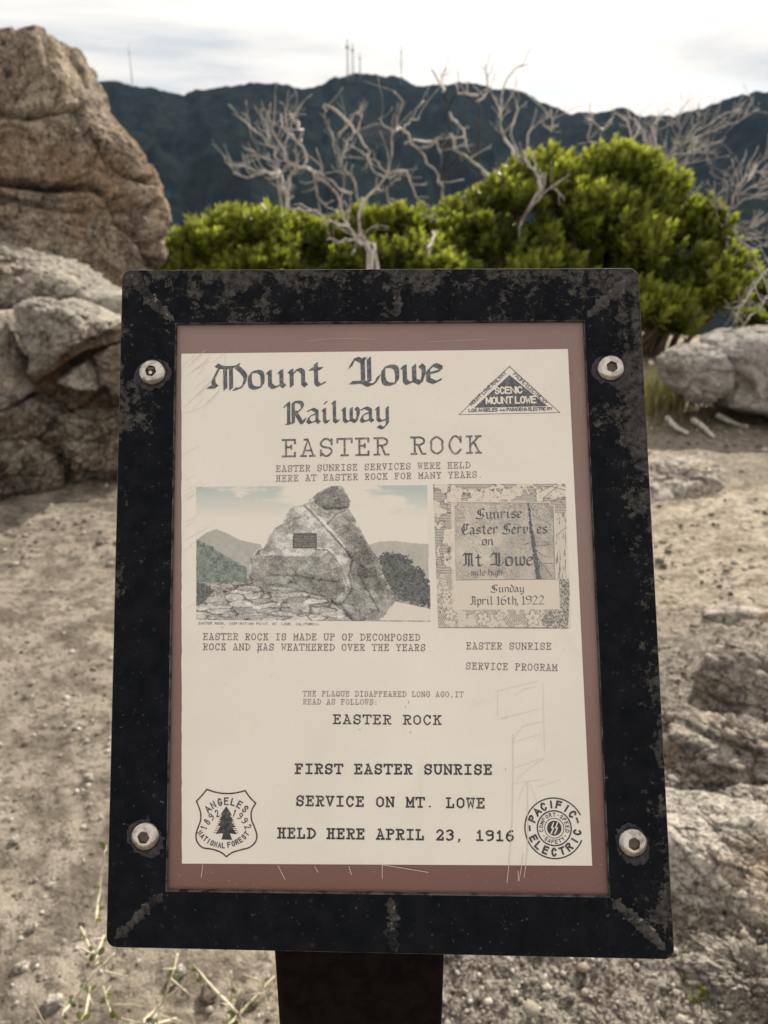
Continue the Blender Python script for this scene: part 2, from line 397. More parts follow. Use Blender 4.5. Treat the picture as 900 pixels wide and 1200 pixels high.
mast(407.5, 46, 90, 6.0, 'tallest radio mast, left of the pair crowning the ridge summit')
mast(413.5, 50, 90, 4.5, 'slim radio mast just right of the tallest mast on the summit')
mast(422, 62, 90, 3.2, 'short radio mast on the right shoulder of the ridge summit')
mast(470, 52, 96, 2.6, 'thin radio mast standing alone right of the summit group')
mast(155, 52, 98, 2.0, 'faint thin mast on the left ridge beside the big boulder')

# ------------------------------------------------------------------ rocks
_ico = {}
def ico(level):
    if level not in _ico:
        bm = bmesh.new(); bmesh.ops.create_icosphere(bm, subdivisions=level, radius=1.0)
        V = np.array([v.co[:] for v in bm.verts]); F = np.array([[v.index for v in f.verts] for f in bm.faces]); bm.free()
        V /= np.linalg.norm(V, axis=1)[:, None]; _ico[level] = (V, F)
    return _ico[level]
def outline_rock(name, outline, Yf, depth, material, label, level=6, p=3.2, rough=0.05, fr=2.2, cracks=(), cuts=10, seed=1, cat='boulder', group=None, front=0.5, pl=1.0, warp=0.10, crackd=0.05):
    """a solid boulder whose face, seen from the path, has the given outline (photo units measured at distance Y)"""
    Y = Yf+depth-front*depth        # Yf is where the face of the rock stands
    W = [at_y(px, py, Yf+pl*depth) for px, py in outline]
    XZ = np.array([(w[0], w[2]) for w in W])
    # area centroid
    x, z = XZ[:, 0], XZ[:, 1]; x2, z2 = np.roll(x, -1), np.roll(z, -1); cr = x*z2-x2*z; A = cr.sum()/2
    cx, cz = ((x+x2)*cr).sum()/(6*A), ((z+z2)*cr).sum()/(6*A)
    D, F = ico(level)
    ang = np.arctan2(D[:, 2], D[:, 0])
    # radial function of the outline
    pa = np.linspace(-math.pi, math.pi, 721); Rr = np.full(721, 1e-3)
    for i, a in enumerate(pa):
        dx_, dz_ = math.cos(a), math.sin(a); best = 1e-3
        for k in range(len(x)):
            ax, az_ = x[k]-cx, z[k]-cz; bx, bz = x2[k]-cx, z2[k]-cz
            ex, ez = bx-ax, bz-az_; den = dx_*ez-dz_*ex
            if abs(den) < 1e-12: continue
            tt = (ax*ez-az_*ex)/den; uu = (ax*dz_-az_*dx_)/den
            if tt > 0 and -1e-6 <= uu <= 1+1e-6: best = max(best, tt)
        Rr[i] = best
    R2 = np.interp(ang, pa, Rr)
    Pn = D*2.0+seed*7.7
    a = np.hypot(D[:, 0], D[:, 2]); b = np.abs(D[:, 1])
    r = ((a/R2)**p+(b/(depth*(1+0.25*fbm(Pn, 2, seed+3))))**p)**(-1/p)
    rg = np.random.default_rng(seed)
    mean = float(np.median(Rr))
    for i in range(cuts):      # flat faces turned to the front, back and top
        n = np.array([rg.uniform(-0.75, 0.75), -1 if i % 3 else 1, rg.uniform(-0.6, 0.7)]); n /= np.linalg.norm(n)
        dd = depth*rg.uniform(0.62, 0.98)+abs(n[0]+n[2])*mean*0.15
        q = D@n; lim = np.where(q > 0.05, dd/np.maximum(q, 0.05), 1e9)
        k = 18/mean
        r = -np.log(np.exp(-k*np.minimum(r, 50))+np.exp(-k*np.minimum(lim, 50)))/k
    Pw = D*r[:, None]
    s = rough*mean; q = Pw/mean; edge = 0.40+0.60*np.abs(D[:, 1])
    r = r + edge*s*(0.5*fbm(q*fr, 5, seed+10, 0.55) + 1.25*fracture(q*np.array([1.2, 1.2, 2.1])*fr*0.5+seed, seed+40) + 0.55*fracture(q*np.array([1.2, 1.2, 1.8])*fr*1.5+seed, seed+60))
    r = r + s*(0.30*fbm(q*fr*6, 4, seed+30, 0.65)+0.10*fbm(q*fr*22, 2, seed+35, 0.6))
    Pw = D*r[:, None]; Wd = Pw+np.array([cx, Y+front*depth, cz])
    if len(cracks):
        px, py = to_px(Wd); wob = 5*fbm(Pw/mean*5, 3, seed+50)
        ins = np.zeros(len(px)); fm = D[:, 1] < 0.25
        for pts, wid, dep in cracks:
            d = seg_dist(px+wob, py+wob*0.6, pts); e = d/wid
            ins = np.maximum(ins, dep*np.exp(-e*e))
        Wd = Wd-(D*(ins*fm)[:, None])*mean
    o = mesh_np(name, Wd-np.array([cx, Y+front*depth, cz]), F, material)
    o.location = (cx, Y+front*depth, cz)
    tag(o, label, cat, group); return o

# left: the big leaning boulder and the stack under it
outline_rock('boulder', [(-260, 420), (-280, 150), (-190, 60), (-90, 30), (-20, 33), (12, 38), (28, 43), (45, 38), (58, 35), (66, 40), (78, 66), (92, 92), (108, 125), (126, 146), (145, 158), (166, 180), (184, 212), (199, 240), (205, 262), (202, 285), (198, 318), (190, 345), (172, 350), (150, 345), (124, 380), (60, 430), (-80, 440)],
    4.75, 1.15, M['granite_tan'], 'tall tan granite boulder with dark horizontal cracks rising at the upper left against the sky', 8, 5.0, 0.062, 3.0,
    [([(-60, 128), (0, 131), (35, 136), (70, 128), (95, 125)], 3.2, .16), ([(-60, 205), (0, 212), (60, 220), (112, 219), (135, 232), (160, 252), (172, 280), (188, 320)], 3.8, .20),
     ([(118, 165), (130, 190), (150, 205), (178, 212)], 3.6, .13), ([(130, 228), (142, 262), (165, 282), (178, 312)], 3.6, .16), ([(0, 230), (60, 245), (112, 250)], 2.6, .05), ([(88, 128), (102, 155), (106, 165)], 3.0, .05), ([(148, 235), (176, 248), (190, 238)], 5, .08),
     ([(30, 60), (36, 95), (20, 120)], 2.0, .03), ([(72, 100), (64, 130)], 2.0, .05)], 12, 4, group='boulders of the rock pile on the left')
outline_rock('boulder', [(-160, 270), (-40, 290), (0, 298), (40, 308), (75, 322), (100, 338), (118, 348), (150, 350), (175, 356), (178, 372), (150, 382), (120, 378), (95, 368), (60, 362), (30, 358), (0, 350), (-160, 345)],
    4.27, 0.6, M['granite_grey'], 'pale sunlit granite slab sloping right, directly below the tall tan boulder', 7, 3.0, 0.20, 3.6, [([(20, 352), (60, 350), (100, 366)], 2.5, .12)], 6, 9, pl=.7, group='boulders of the rock pile on the left')
outline_rock('boulder', [(12, 358), (22, 355), (45, 358), (72, 362), (90, 372), (95, 388), (92, 402), (78, 408), (66, 418), (52, 436), (40, 442), (24, 441), (30, 430), (20, 400), (12, 378)],
    4.02, 0.24, M['granite_grey'], 'light grey granite block wedged under the sloping slab', 7, 5.0, 0.14, 2.2, [([(20, 395), (45, 400), (60, 412)], 2, .05)], 8, 12, group='boulders of the rock pile on the left', pl=.3)
outline_rock('boulder', [(58, 356), (80, 362), (104, 375), (122, 380), (124, 388), (110, 396), (92, 396), (76, 388)],
    4.15, 0.25, M['granite_grey'], 'small pointed sunlit rock poking out right of the light grey block', 6, 2.8, 0.16, 2.2, [], 4, 15, pl=.3, group='boulders of the rock pile on the left')
outline_rock('boulder', [(-80, 376), (-8, 372), (-3, 400), (4, 425), (14, 450), (20, 468), (12, 474), (-4, 486), (-80, 500)],
    3.95, 0.35, M['granite_grey'], 'speckled grey block at the left photo edge, left of a dark gap', 6, 4.5, 0.12, 2.4, [([(-10, 408), (14, 404)], 2.5, .1)], 6, 18, pl=.3, group='boulders of the rock pile on the left')
outline_rock('boulder', [(28, 440), (46, 425), (66, 405), (92, 392), (120, 384), (170, 384), (185, 420), (180, 470), (150, 480), (110, 492), (70, 498), (44, 488), (30, 468)],
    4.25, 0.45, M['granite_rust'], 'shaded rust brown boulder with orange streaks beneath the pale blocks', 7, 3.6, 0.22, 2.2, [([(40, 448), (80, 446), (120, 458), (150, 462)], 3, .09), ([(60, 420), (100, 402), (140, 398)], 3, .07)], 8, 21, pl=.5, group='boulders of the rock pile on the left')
outline_rock('boulder', [(28, 442), (48, 426), (68, 408), (95, 394), (128, 388), (160, 386), (160, 398), (126, 402), (96, 412), (72, 428), (52, 444), (38, 452)],
    4.16, 0.2, M['granite_rust'], 'thin orange brown flake of rock leaning under the light grey block', 6, 4.0, 0.16, 3.0, [], 4, 42, pl=.4, group='boulders of the rock pile on the left')
outline_rock('boulder', [(66, 446), (84, 432), (100, 424), (110, 444), (112, 458), (92, 456), (74, 450)],
    4.20, 0.16, M['granite_grey'], 'small pale triangular chunk of rock set in the brown boulder', 6, 4.0, 0.10, 2.4, [], 4, 45, pl=.4, group='boulders of the rock pile on the left')
outline_rock('boulder', [(108, 420), (128, 404), (165, 400), (172, 440), (160, 470), (130, 462), (114, 446)],
    4.22, 0.2, M['granite_brown'], 'brown grey rock with a sunlit top just left of the upper left screw', 6, 3.4, 0.16, 2.6, [], 5, 48, pl=.4, group='boulders of the rock pile on the left')
outline_rock('boulder', [(-90, 490), (0, 478), (30, 472), (52, 484), (56, 505), (40, 526), (0, 536), (-90, 560)],
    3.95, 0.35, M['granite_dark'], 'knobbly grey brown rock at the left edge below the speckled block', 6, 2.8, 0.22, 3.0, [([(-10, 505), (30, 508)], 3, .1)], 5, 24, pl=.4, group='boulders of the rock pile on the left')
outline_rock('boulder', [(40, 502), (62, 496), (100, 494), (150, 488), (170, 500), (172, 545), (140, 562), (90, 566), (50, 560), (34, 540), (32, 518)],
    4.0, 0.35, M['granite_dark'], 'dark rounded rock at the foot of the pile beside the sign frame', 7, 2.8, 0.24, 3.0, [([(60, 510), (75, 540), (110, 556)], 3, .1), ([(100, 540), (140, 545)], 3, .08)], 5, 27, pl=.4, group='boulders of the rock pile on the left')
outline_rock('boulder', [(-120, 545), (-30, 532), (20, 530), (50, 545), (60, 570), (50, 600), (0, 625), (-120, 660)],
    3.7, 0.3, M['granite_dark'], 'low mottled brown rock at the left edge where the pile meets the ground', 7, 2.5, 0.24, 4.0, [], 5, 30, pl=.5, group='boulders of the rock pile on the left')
# right
outline_rock('boulder', [(815, 440), (822, 420), (840, 402), (865, 390), (900, 385), (960, 388), (1010, 410), (1030, 450), (1010, 500), (960, 515), (900, 500), (860, 484), (828, 468)],
    4.9, 0.62, M['boulder_grey'], 'large rounded grey boulder at the right edge beyond the sandy path', 7, 2.5, 0.10, 1.6, [([(850, 452), (862, 450), (872, 456)], 11, .24), ([(815, 478), (850, 492), (900, 500), (960, 508)], 10, .26), ([(826, 420), (846, 432)], 4, .06), ([(893, 440), (900, 470)], 5, .08)], 3, 33, group='boulders right of the path')
outline_rock('boulder', [(776, 424), (790, 411), (812, 406), (838, 406), (850, 425), (846, 452), (820, 468), (795, 462), (780, 448)],
    5.1, 0.35, M['boulder_grey'], 'smaller grey boulder tucked against the left side of the large rounded boulder', 6, 2.4, 0.14, 2.0, [([(792, 440), (805, 445), (822, 455)], 11, .28)], 3, 36, group='boulders right of the path')

def ground_rock(name, px, py, size, rotz, material, label, level=5, rough=0.12, seed=1, sink=0.35, boxy=2.6, cat='rock', group=None, tilt=0.0, cuts=6, fr=2.2, zoff=0.0):
    g = on_ground(px, py, 0.0); z0 = gz1(g[0], g[1]); g = on_ground(px, py, z0)
    D, F = ico(level); S = np.array(size)/2
    r = (np.abs(D[:, 0]/S[0])**boxy+np.abs(D[:, 1]/S[1])**boxy+np.abs(D[:, 2]/S[2])**boxy)**(-1/boxy)
    mean = float(S.mean()); rg = np.random.default_rng(seed)
    for i in range(cuts):
        n = rg.normal(size=3); n /= np.linalg.norm(n); n[2] = abs(n[2])
        dd = np.linalg.norm(n*S)*rg.uniform(0.68, 0.92)
        q = D@n; lim = np.where(q > 0.05, dd/np.maximum(q, 0.05), 1e9); k = 20/mean
        r = -np.log(np.exp(-k*np.minimum(r, mean*20))+np.exp(-k*np.minimum(lim, mean*20)))/k
    Pw = D*r[:, None]; s = rough*mean
    q = Pw/mean
    r = r+s*(0.5*fbm(q*fr, 5, seed+10, 0.6)+1.1*fracture(q*np.array([1, 1.5, 2.4])*fr*0.45+seed, seed+40)+0.6*fracture(q*np.array([1, 1.5, 2.2])*fr*1.3+seed, seed+60, .5, .5, .10)+0.35*fbm(q*fr*6, 4, seed+30, 0.7))
    V = D*r[:, None]
    ct, st = math.cos(tilt), math.sin(tilt); V = V@np.array([[ct, 0, st], [0, 1, 0], [-st, 0, ct]]).T
    o = mesh_np(name, V, F, material); o.location = (g[0], g[1], g[2]+size[2]*(0.5-sink)+zoff); o.rotation_euler = (0, 0, rotz)
    tag(o, label, cat, group); return o
GR = 'rocks bedded in the ground right of the sign'
ground_rock('rock', 795, 565, (0.75, 0.5, 0.22), 0.2, M['granite_pale'], 'low bleached rock breaking the sand just right of the frame', 6, 0.16, 3, 0.55, group=GR, fr=3)
ground_rock('rock', 890, 812, (0.46, 0.34, 0.24), -0.25, M['granite_coarse'], 'blocky grey rock with a shaded side at the right edge halfway up the slope', 6, 0.13, 5, 0.40, group=GR)
ground_rock('rock', 868, 885, (0.52, 0.30, 0.14), -0.4, M['granite_coarse'], 'rough grey slab just below the blocky shaded rock', 6, 0.22, 8, 0.45, group=GR, fr=3)
ground_rock('rock', 783, 885, (0.13, 0.11, 0.10), 0.3, M['granite_brown'], 'small rounded brown rock touching the right side of the frame', 5, 0.12, 11, 0.3, group=GR)
ground_rock('rock', 838, 1010, (0.44, 0.32, 0.22), -0.42, M['granite_pale'], 'big speckled pale rock with a sunlit crest right of the lower screw', 7, 0.085, 14, 0.36, 3.0, group=GR, tilt=0.12)
ground_rock('rock', 905, 1060, (0.22, 0.18, 0.10), 0.5, M['granite_brown'], 'orange stained rock wedged at the right edge under the speckled rock', 5, 0.14, 17, 0.4, group=GR)
ground_rock('rock', 905, 955, (0.24, 0.18, 0.10), -0.3, M['granite_pale'], 'narrow pale rock lying against the right end of the speckled rock', 6, 0.16, 19, 0.4, group=GR)
ground_rock('rock', 880, 1150, (0.26, 0.16, 0.09), -0.35, M['granite_coarse'], 'coarse sloping granite ledge in the lower right corner', 7, 0.22, 25, 0.5, 2.6, group=GR, fr=4)
ground_rock('rock', 865, 722, (0.36, 0.12, 0.06), -0.25, M['granite_pale'], 'thin flat rock throwing a dark line of shade across the sandy slope', 5, 0.15, 28, 0.45, group=GR)
GS = 'stones on the sand at the lower left'
stones = [(26, 1135, .034, 'small white stone lying on the sand in the lower left corner'), (38, 1088, .024, 'tiny angular pale stone above the white stone'), (105, 912, .03, 'small tan stone half sunk in sand close to the frame'),
          (62, 1178, .04, 'dull brown stone at the bottom edge below the white stone'), (18, 985, .03, 'flat tan stone by the left edge below the shaded sand'), (60, 1040, .028, 'broken tan stone left of the thorny stems'), (245, 1165, .045, 'brown stone under the thorny stems left of the post'), (290, 1175, .05, 'rusty brown stone beside the foot of the post'), (210, 1140, .03, 'grey stone between the thorny stems and the post')]
for i, (px, py, s, lb) in enumerate(stones):
    ground_rock('stone', px, py, (s, s*.8, s*.6), i*1.3, M['granite_pale'] if i in (0, 1, 8) else M['granite_dark'] if i in (6, 7) else M['granite_grey'], lb, 4, 0.12, 60+i, 0.25, cat='stone', group=GS)

# gravel
def gravel():
    n = 15000; u = RNG.random(n); r = 0.85*(7.0/0.85)**(u**1.15); a = np.radians(RNG.uniform(-34, 34, n))
    x, y = r*np.sin(a), r*np.cos(a)
    ne = 13000; xe = RNG.uniform(0.0, 1.25, ne); ye = RNG.uniform(.95, 2.0, ne)**1.0; x = np.append(x, xe); y = np.append(y, ye); r = np.hypot(x, y); n = len(x)
    z = ground_z(x, y)
    dens = fbm(np.stack([x*1.5, y*1.5, x*0], 1), 3, 77); keep = dens+.35*(x > 0)*(y < 2) > RNG.uniform(-0.6, 0.35, n)
    x, y, z, r = x[keep], y[keep], z[keep], r[keep]; n = len(x)
    B, F = ico(1); F = F; s = np.exp(RNG.normal(-5.75, 0.55, n))*np.clip(r/1.6, .8, 2.4); s = np.clip(s, .0012, .022)
    V = np.empty((n, len(B), 3)); 
    J = 1+RNG.uniform(-0.3, 0.3, (n, len(B), 1)); th = RNG.uniform(0, 6.28, n); c, sn = np.cos(th)[:, None], np.sin(th)[:, None]
    W = B[None]*J*np.stack([np.ones(n), RNG.uniform(.6, 1, n), RNG.uniform(.4, .75, n)], 1)[:, None, :]*s[:, None, None]
    V[..., 0] = W[..., 0]*c-W[..., 1]*sn+x[:, None]; V[..., 1] = W[..., 0]*sn+W[..., 1]*c+y[:, None]; V[..., 2] = W[..., 2]+z[:, None]+s[:, None]*.2
    FF = (F[None]+(np.arange(n)*len(B))[:, None, None]).reshape(-1, 3)
    o = mesh_np('gravel', V.reshape(-1, 3), FF, M['gravel'], smooth=False); tag(o, 'loose tan and grey granite gravel scattered over the sandy ground', 'gravel', kind='stuff')
    attr(o, 'tint', np.repeat(RNG.random(n), len(F)), 'FACE')
m = NT('gravel_stone'); a = m.attr('tint')[2]
c = m.ramp(a, (0.0, (0.07, 0.055, 0.042)), (0.4, (0.19, 0.16, 0.128)), (0.8, (0.31, 0.275, 0.23)), (1.0, (0.50, 0.46, 0.41)))
c = m.mix(m.ramp(m.noise(300, 3), (0.5, 0), (0.6, .7)), c, (0.1, 0.09, 0.08)); M['gravel'] = m.bsdf(col=c, rough=0.95, spec=0.1)
gravel()

# ------------------------------------------------------------------ green shrubs
def shrub(blobs, label, seed, nspr, leaf=0.05, tone=(0.0, 1.0), group='green shrubs behind the sign'):
    rg = np.random.default_rng(seed)
    B = []
    for px, py, Y, rpx, dy in blobs:
        c = at_y(px, py+13, Y); s = Y/ray(px, py)[1]; B.append((c, rpx*.80/FPX*s, dy))
    main = list(B)
    for c, rad_, dp in main:
        for q in range(7):
            u = rg.normal(size=3); u /= np.linalg.norm(u); u[2] = abs(u[2])*1.1-.25; u[1] = -abs(u[1]) if q % 3 else u[1]
            B.append((c+u*rad_*rg.uniform(.70, 1.0)*np.array([1, dp, 1]), rad_*rg.uniform(.26, .46), 1.0))
    B = [(c, rad_*(.84 if i < len(main) else 1), dp) for i, (c, rad_, dp) in enumerate(B)]
    vol = np.array([b[1]**2*(1 if i < len(main) else 2.0) for i, b in enumerate(B)]); vol /= vol.sum(); clump = rg.normal(0, .16, len(B))
    which = rg.choice(len(B), nspr*2, p=vol)
    d = rg.normal(size=(nspr*2, 3)); d /= np.linalg.norm(d, axis=1)[:, None]
    d[:, 2] = np.where(d[:, 2] < -0.35, -d[:, 2], d[:, 2])
    cen = np.array([b[0] for b in B])[which]; rad = np.array([b[1] for b in B])[which]; dep = np.array([b[2] for b in B])[which]
    rn = .95+0.36*fbm(d*1.9+which[:, None]*3.1, 4, seed)+0.22*np.maximum(0, fbm(d*6+which[:, None]*1.7, 2, seed+2))+rg.normal(0, .085, nspr*2)
    shell = np.where(rg.random(nspr*2) < 0.72, 1.0, rg.uniform(0.55, 0.95, nspr*2))
    Pp = cen+d*(rad*rn*shell)[:, None]*np.stack([np.ones(nspr*2), dep, np.ones(nspr*2)], 1)
    g = fbm(Pp*2.6, 3, seed+5); keep = g > -0.14     # gaps
    Pp, d, g, shell, cl_ = Pp[keep][:nspr], d[keep][:nspr], g[keep][:nspr], shell[keep][:nspr], clump[which][keep][:nspr]; n = len(Pp)
    axis = d*0.55+np.array([0.12, 0, 0.85])+rg.normal(0, .22, (n, 3)); axis /= np.linalg.norm(axis, axis=1)[:, None]
    k = 13; V = np.empty((n, k, 6, 3)); T = np.empty((n, k)); ln = leaf*rg.uniform(.75, 1.25, n)
    ref = np.cross(axis, np.array([0.3, 0.9, 0.1])); ref /= np.linalg.norm(ref, axis=1)[:, None]; ref2 = np.cross(axis, ref)
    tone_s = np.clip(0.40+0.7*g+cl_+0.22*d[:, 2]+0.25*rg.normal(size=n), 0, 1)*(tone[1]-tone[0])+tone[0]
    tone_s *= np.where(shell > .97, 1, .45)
    for j in range(k):
        u = j/(k-1); th = 2.4*j+rg.uniform(-.3, .3, n)
        out = ref*np.cos(th)[:, None]+ref2*np.sin(th)[:, None]
        spread = 1.15-0.85*u+rg.uniform(-.15, .15, n)
        ld = axis*np.cos(spread)[:, None]+out*np.sin(spread)[:, None]
        base = Pp+axis*(u*ln*1.7)[:, None]; L = ln*(1.1-0.35*u)
        side = np.cross(ld, axis+out*0.3); side /= np.linalg.norm(side, axis=1)[:, None]+1e-9; nrm = np.cross(side, ld)
        w = L*0.22
        V[:, j, 0] = base; V[:, j, 5] = base+ld*L[:, None]
        V[:, j, 1] = base+ld*(L*.35)[:, None]+side*w[:, None]+nrm*(w*.35)[:, None]; V[:, j, 2] = base+ld*(L*.35)[:, None]-side*w[:, None]+nrm*(w*.35)[:, None]
        V[:, j, 3] = base+ld*(L*.75)[:, None]+side*(w*.75)[:, None]+nrm*(w*.2)[:, None]; V[:, j, 4] = base+ld*(L*.75)[:, None]-side*(w*.75)[:, None]+nrm*(w*.2)[:, None]
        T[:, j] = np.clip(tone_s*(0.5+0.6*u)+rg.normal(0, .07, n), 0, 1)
    Fl = np.array([[0, 1, 3, 5], [0, 5, 4, 2]])
    N = n*k; FF = (Fl[None]+(np.arange(N)*6)[:, None, None]).reshape(-1, 4)
    base = np.mean([b[0] for b in B], axis=0); bz = gz1(base[0], base[1]); root = empty('green_shrub', (base[0], base[1], bz))
    tag(root, label, 'shrub', group); off = np.array([base[0], base[1], bz])
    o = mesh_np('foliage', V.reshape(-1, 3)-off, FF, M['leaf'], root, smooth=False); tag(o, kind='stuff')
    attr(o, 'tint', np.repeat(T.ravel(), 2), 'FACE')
    for b in main:
        paths = []
        for q in range(5):
            e = b[0]+np.array([rg.uniform(-.6, .6)*b[1], rg.uniform(-.5, .5)*b[1], rg.uniform(0, .75)*b[1]])
            s0 = np.array([b[0][0]*.6+base[0]*.4+rg.uniform(-.1, .1), b[0][1]*.6+base[1]*.4, bz-.05]); mid = (s0+e)/2+rg.normal(0, .08, 3)
            pts = catmull([s0-off, mid-off, e-off], 4); paths.append((pts, np.linspace(.028, .006, len(pts))))
        Vt, Ft = tube(paths, 5); mesh_np('stem', Vt, Ft, M['bark_brown'], root)
    return root
shrub([(590, 265, 8.2, 62, .8), (650, 240, 8.4, 66, .8), (610, 300, 7.9, 75, .8), (560, 285, 8.1, 58, .8), (715, 230, 8.5, 60, .8), (755, 260, 8.3, 62, .8), (700, 300, 8.0, 85, .8), (775, 320, 7.8, 72, .7), (820, 345, 7.7, 50, .7), (815, 280, 8.1, 46, .8), (848, 318, 7.9, 30, .8), (760, 370, 7.4, 42, .6), (640, 350, 7.6, 70, .7)],
      'large rounded bright green shrub rising behind the right half of the sign', 3, 5600, 0.094)
shrub([(235, 300, 7.4, 38, .9), (275, 288, 7.6, 40, .9), (320, 285, 7.5, 42, .9), (360, 292, 7.8, 42, .9), (300, 330, 7.2, 50, .9), (220, 335, 7.2, 40, .9)],
      'low bright green shrub between the tall boulder and the sign', 5, 2200, 0.090)
shrub([(415, 292, 7.7, 44, .9), (465, 288, 7.6, 44, .9), (510, 280, 7.9, 46, .9), (440, 335, 7.2, 55, .9), (500, 330, 7.3, 50, .9)],
      'low green shrub behind the middle of the sign around the dead branches', 8, 2100, 0.090, (0, .9))
shrub([(880, 372, 6.9, 16, .9), (895, 345, 7.6, 18, .9), (925, 350, 7.6, 30, .9)],
      'small olive green shrub at the right edge above the grey boulder', 12, 500, 0.045, (0, .4))

# ------------------------------------------------------------------ dead shrubs
def Z3(*p): return [(180+u/2.368, 60+v/2.368) for u, v in p]
def Z4(*p): return [(460+u/2.045, 60+v/2.045) for u, v in p]
def dead(lines, Y, r0, label, seed, mat='bark_dead', twigs=3, root_px=None, group='dead bare shrubs behind the sign', char=()):
    rg = np.random.default_rng(seed)
    allp = []
    base = at_y(root_px[0], root_px[1], Y); bz = gz1(base[0], base[1]); off = np.array([base[0], base[1], bz])
    root = empty('dead_shrub', off); tag(root, label, 'dead shrub', group)
    lowest = max(p[1] for l in lines for p in l)
    for li, line in enumerate(lines):
        dy0 = rg.uniform(-.25, .25); slope = rg.uniform(-.35, .35); n = len(line)
        pts = []
        for i, (px, py) in enumerate(line):
            yy = Y+dy0*(i > 0)+slope*i/max(1, n-1)+rg.normal(0, .03); pts.append(at_y(px, py, yy))
        if line[0][1] > lowest-22 or line[0][1] > 285: pts = [np.array([base[0]+rg.uniform(-.12, .12), Y, bz-.03])]+pts
        sp = catmull(pts, 4); sp = [p+rg.normal(0, .010, 3) for p in sp]
        L = sum(np.linalg.norm(b-a) for a, b in zip(sp[:-1], sp[1:]))
        a0 = .68*r0*min(1.0, .45+L*.5); rad = np.linspace(a0, a0*.32, len(sp))
        paths = [([p-off for p in sp], rad)]
        for k in range(int((twigs*1.1+1)*(.6+L))):
            i = rg.integers(len(sp)//4, len(sp)-1); d = sp[min(i+1, len(sp)-1)]-sp[i-1]; d = d/(np.linalg.norm(d)+1e-9)
            q = rg.normal(size=3); q[1] *= .6; q = q-d*(q@d); q /= np.linalg.norm(q); t_ = d*.8+q*.75+np.array([0, 0, .35]); t_ /= np.linalg.norm(t_)
            l = rg.uniform(.07, .30); tp = [sp[i]]; 
            for s_ in range(4):
                t_ = t_+rg.normal(0, .22, 3)+np.array([0, 0, .06]); t_ /= np.linalg.norm(t_); tp.append(tp[-1]+t_*l/4)
            paths.append(([p-off for p in tp], np.linspace(rad[i]*.5, rad[i]*.18+.0012, 5)))
            if rg.random() < .6:
                t2 = t_+rg.normal(0, .5, 3); t2 /= np.linalg.norm(t2); paths.append(([tp[2]-off, tp[2]+t2*l*.25-off, tp[2]+t2*l*.5+np.array([0, 0, .02])-off], [rad[i]*.32, rad[i]*.2, .0016]))
        V, F = tube(paths, 6); mesh_np('branch', V, F, M['bark_char' if li in char else mat], root)
    return root
dead([Z3((610, 595), (570, 530), (545, 490), (525, 450), (510, 400), (470, 360), (430, 330), (380, 310), (340, 240), (320, 180), (330, 150)), Z3((430, 330), (415, 270), (375, 220), (355, 135)), Z3((400, 250), (402, 215), (395, 180), (412, 152)),
      Z3((540, 490), (480, 465), (420, 440), (350, 443)), Z3((545, 395), (490, 360), (430, 325), (350, 300)), Z3((440, 345), (470, 420), (520, 460)), Z3((620, 590), (590, 530), (570, 520), (530, 525), (482, 520))],
     6.4, .022, 'pale bare dead shrub left of centre whose forked limbs cross the low green shrub', 31, root_px=(440, 330))
dead([Z3((370, 420), (360, 400), (355, 350), (340, 290), (300, 235), (240, 180), (208, 148)), Z3((350, 370), (345, 350), (300, 335), (240, 345), (200, 295)), Z3((340, 340), (300, 330), (260, 320), (235, 320)), Z3((345, 330), (330, 310), (290, 285), (245, 265)), Z3((375, 400), (392, 340), (400, 290)), Z3((315, 260), (312, 200), (322, 170))],
     8.2, .022, 'leftmost dead shrub with grey antler shaped limbs reaching up and left', 37, root_px=(338, 290))
dead([Z3((580, 440), (570, 420), (550, 350), (520, 310), (500, 240), (480, 190), (475, 145)), Z3((475, 150), (520, 175), (560, 225), (590, 270), (600, 310), (640, 350), (690, 330)), Z3((515, 240), (550, 190), (580, 150)), Z3((560, 225), (575, 185), (565, 165)), Z3((505, 290), (498, 240), (485, 215)), Z3((530, 300), (540, 250), (575, 215))],
     8.3, .022, 'dead shrub in the middle with a crooked fork standing against the dark mountain', 41, root_px=(430, 300), twigs=2)
dead([Z3((600, 595), (575, 520), (580, 430), (650, 340), (665, 240), (690, 140), (665, 110)), Z3((650, 345), (700, 335), (730, 400), (790, 460)), Z3((650, 340), (610, 300), (550, 265)), Z3((665, 225), (635, 200), (625, 185)), Z3((670, 225), (690, 215), (750, 290), (800, 360), (800, 430)), Z3((690, 225), (720, 195), (740, 180)), Z3((700, 250), (770, 250), (800, 290)), Z3((790, 465), (740, 450)), Z3((775, 500), (765, 550), (750, 540)), Z3((655, 430), (650, 380), (690, 350))],
     6.6, .020, 'tangled pale dead shrub just right of centre with drooping limbs', 43, root_px=(440, 330), twigs=2)
dead([Z4((118, 400), (120, 330), (128, 250), (135, 150), (120, 90), (95, 50)), Z4((122, 95), (118, 70), (135, 40)), Z4((135, 150), (165, 190), (185, 240)), Z4((140, 200), (150, 230), (200, 270), (240, 315), (300, 375)), Z4((205, 330), (205, 270), (208, 180), (205, 120), (185, 100)), Z4((205, 120), (225, 95), (222, 30)), Z4((205, 105), (160, 100), (150, 75)), Z4((200, 270), (255, 320), (268, 312)), Z4((60, 390), (110, 400))],
     8.5, .028, 'tall dead shrub with charred black stems and grey tips right of centre', 47, root_px=(520, 320), char=(0, 4), twigs=2)
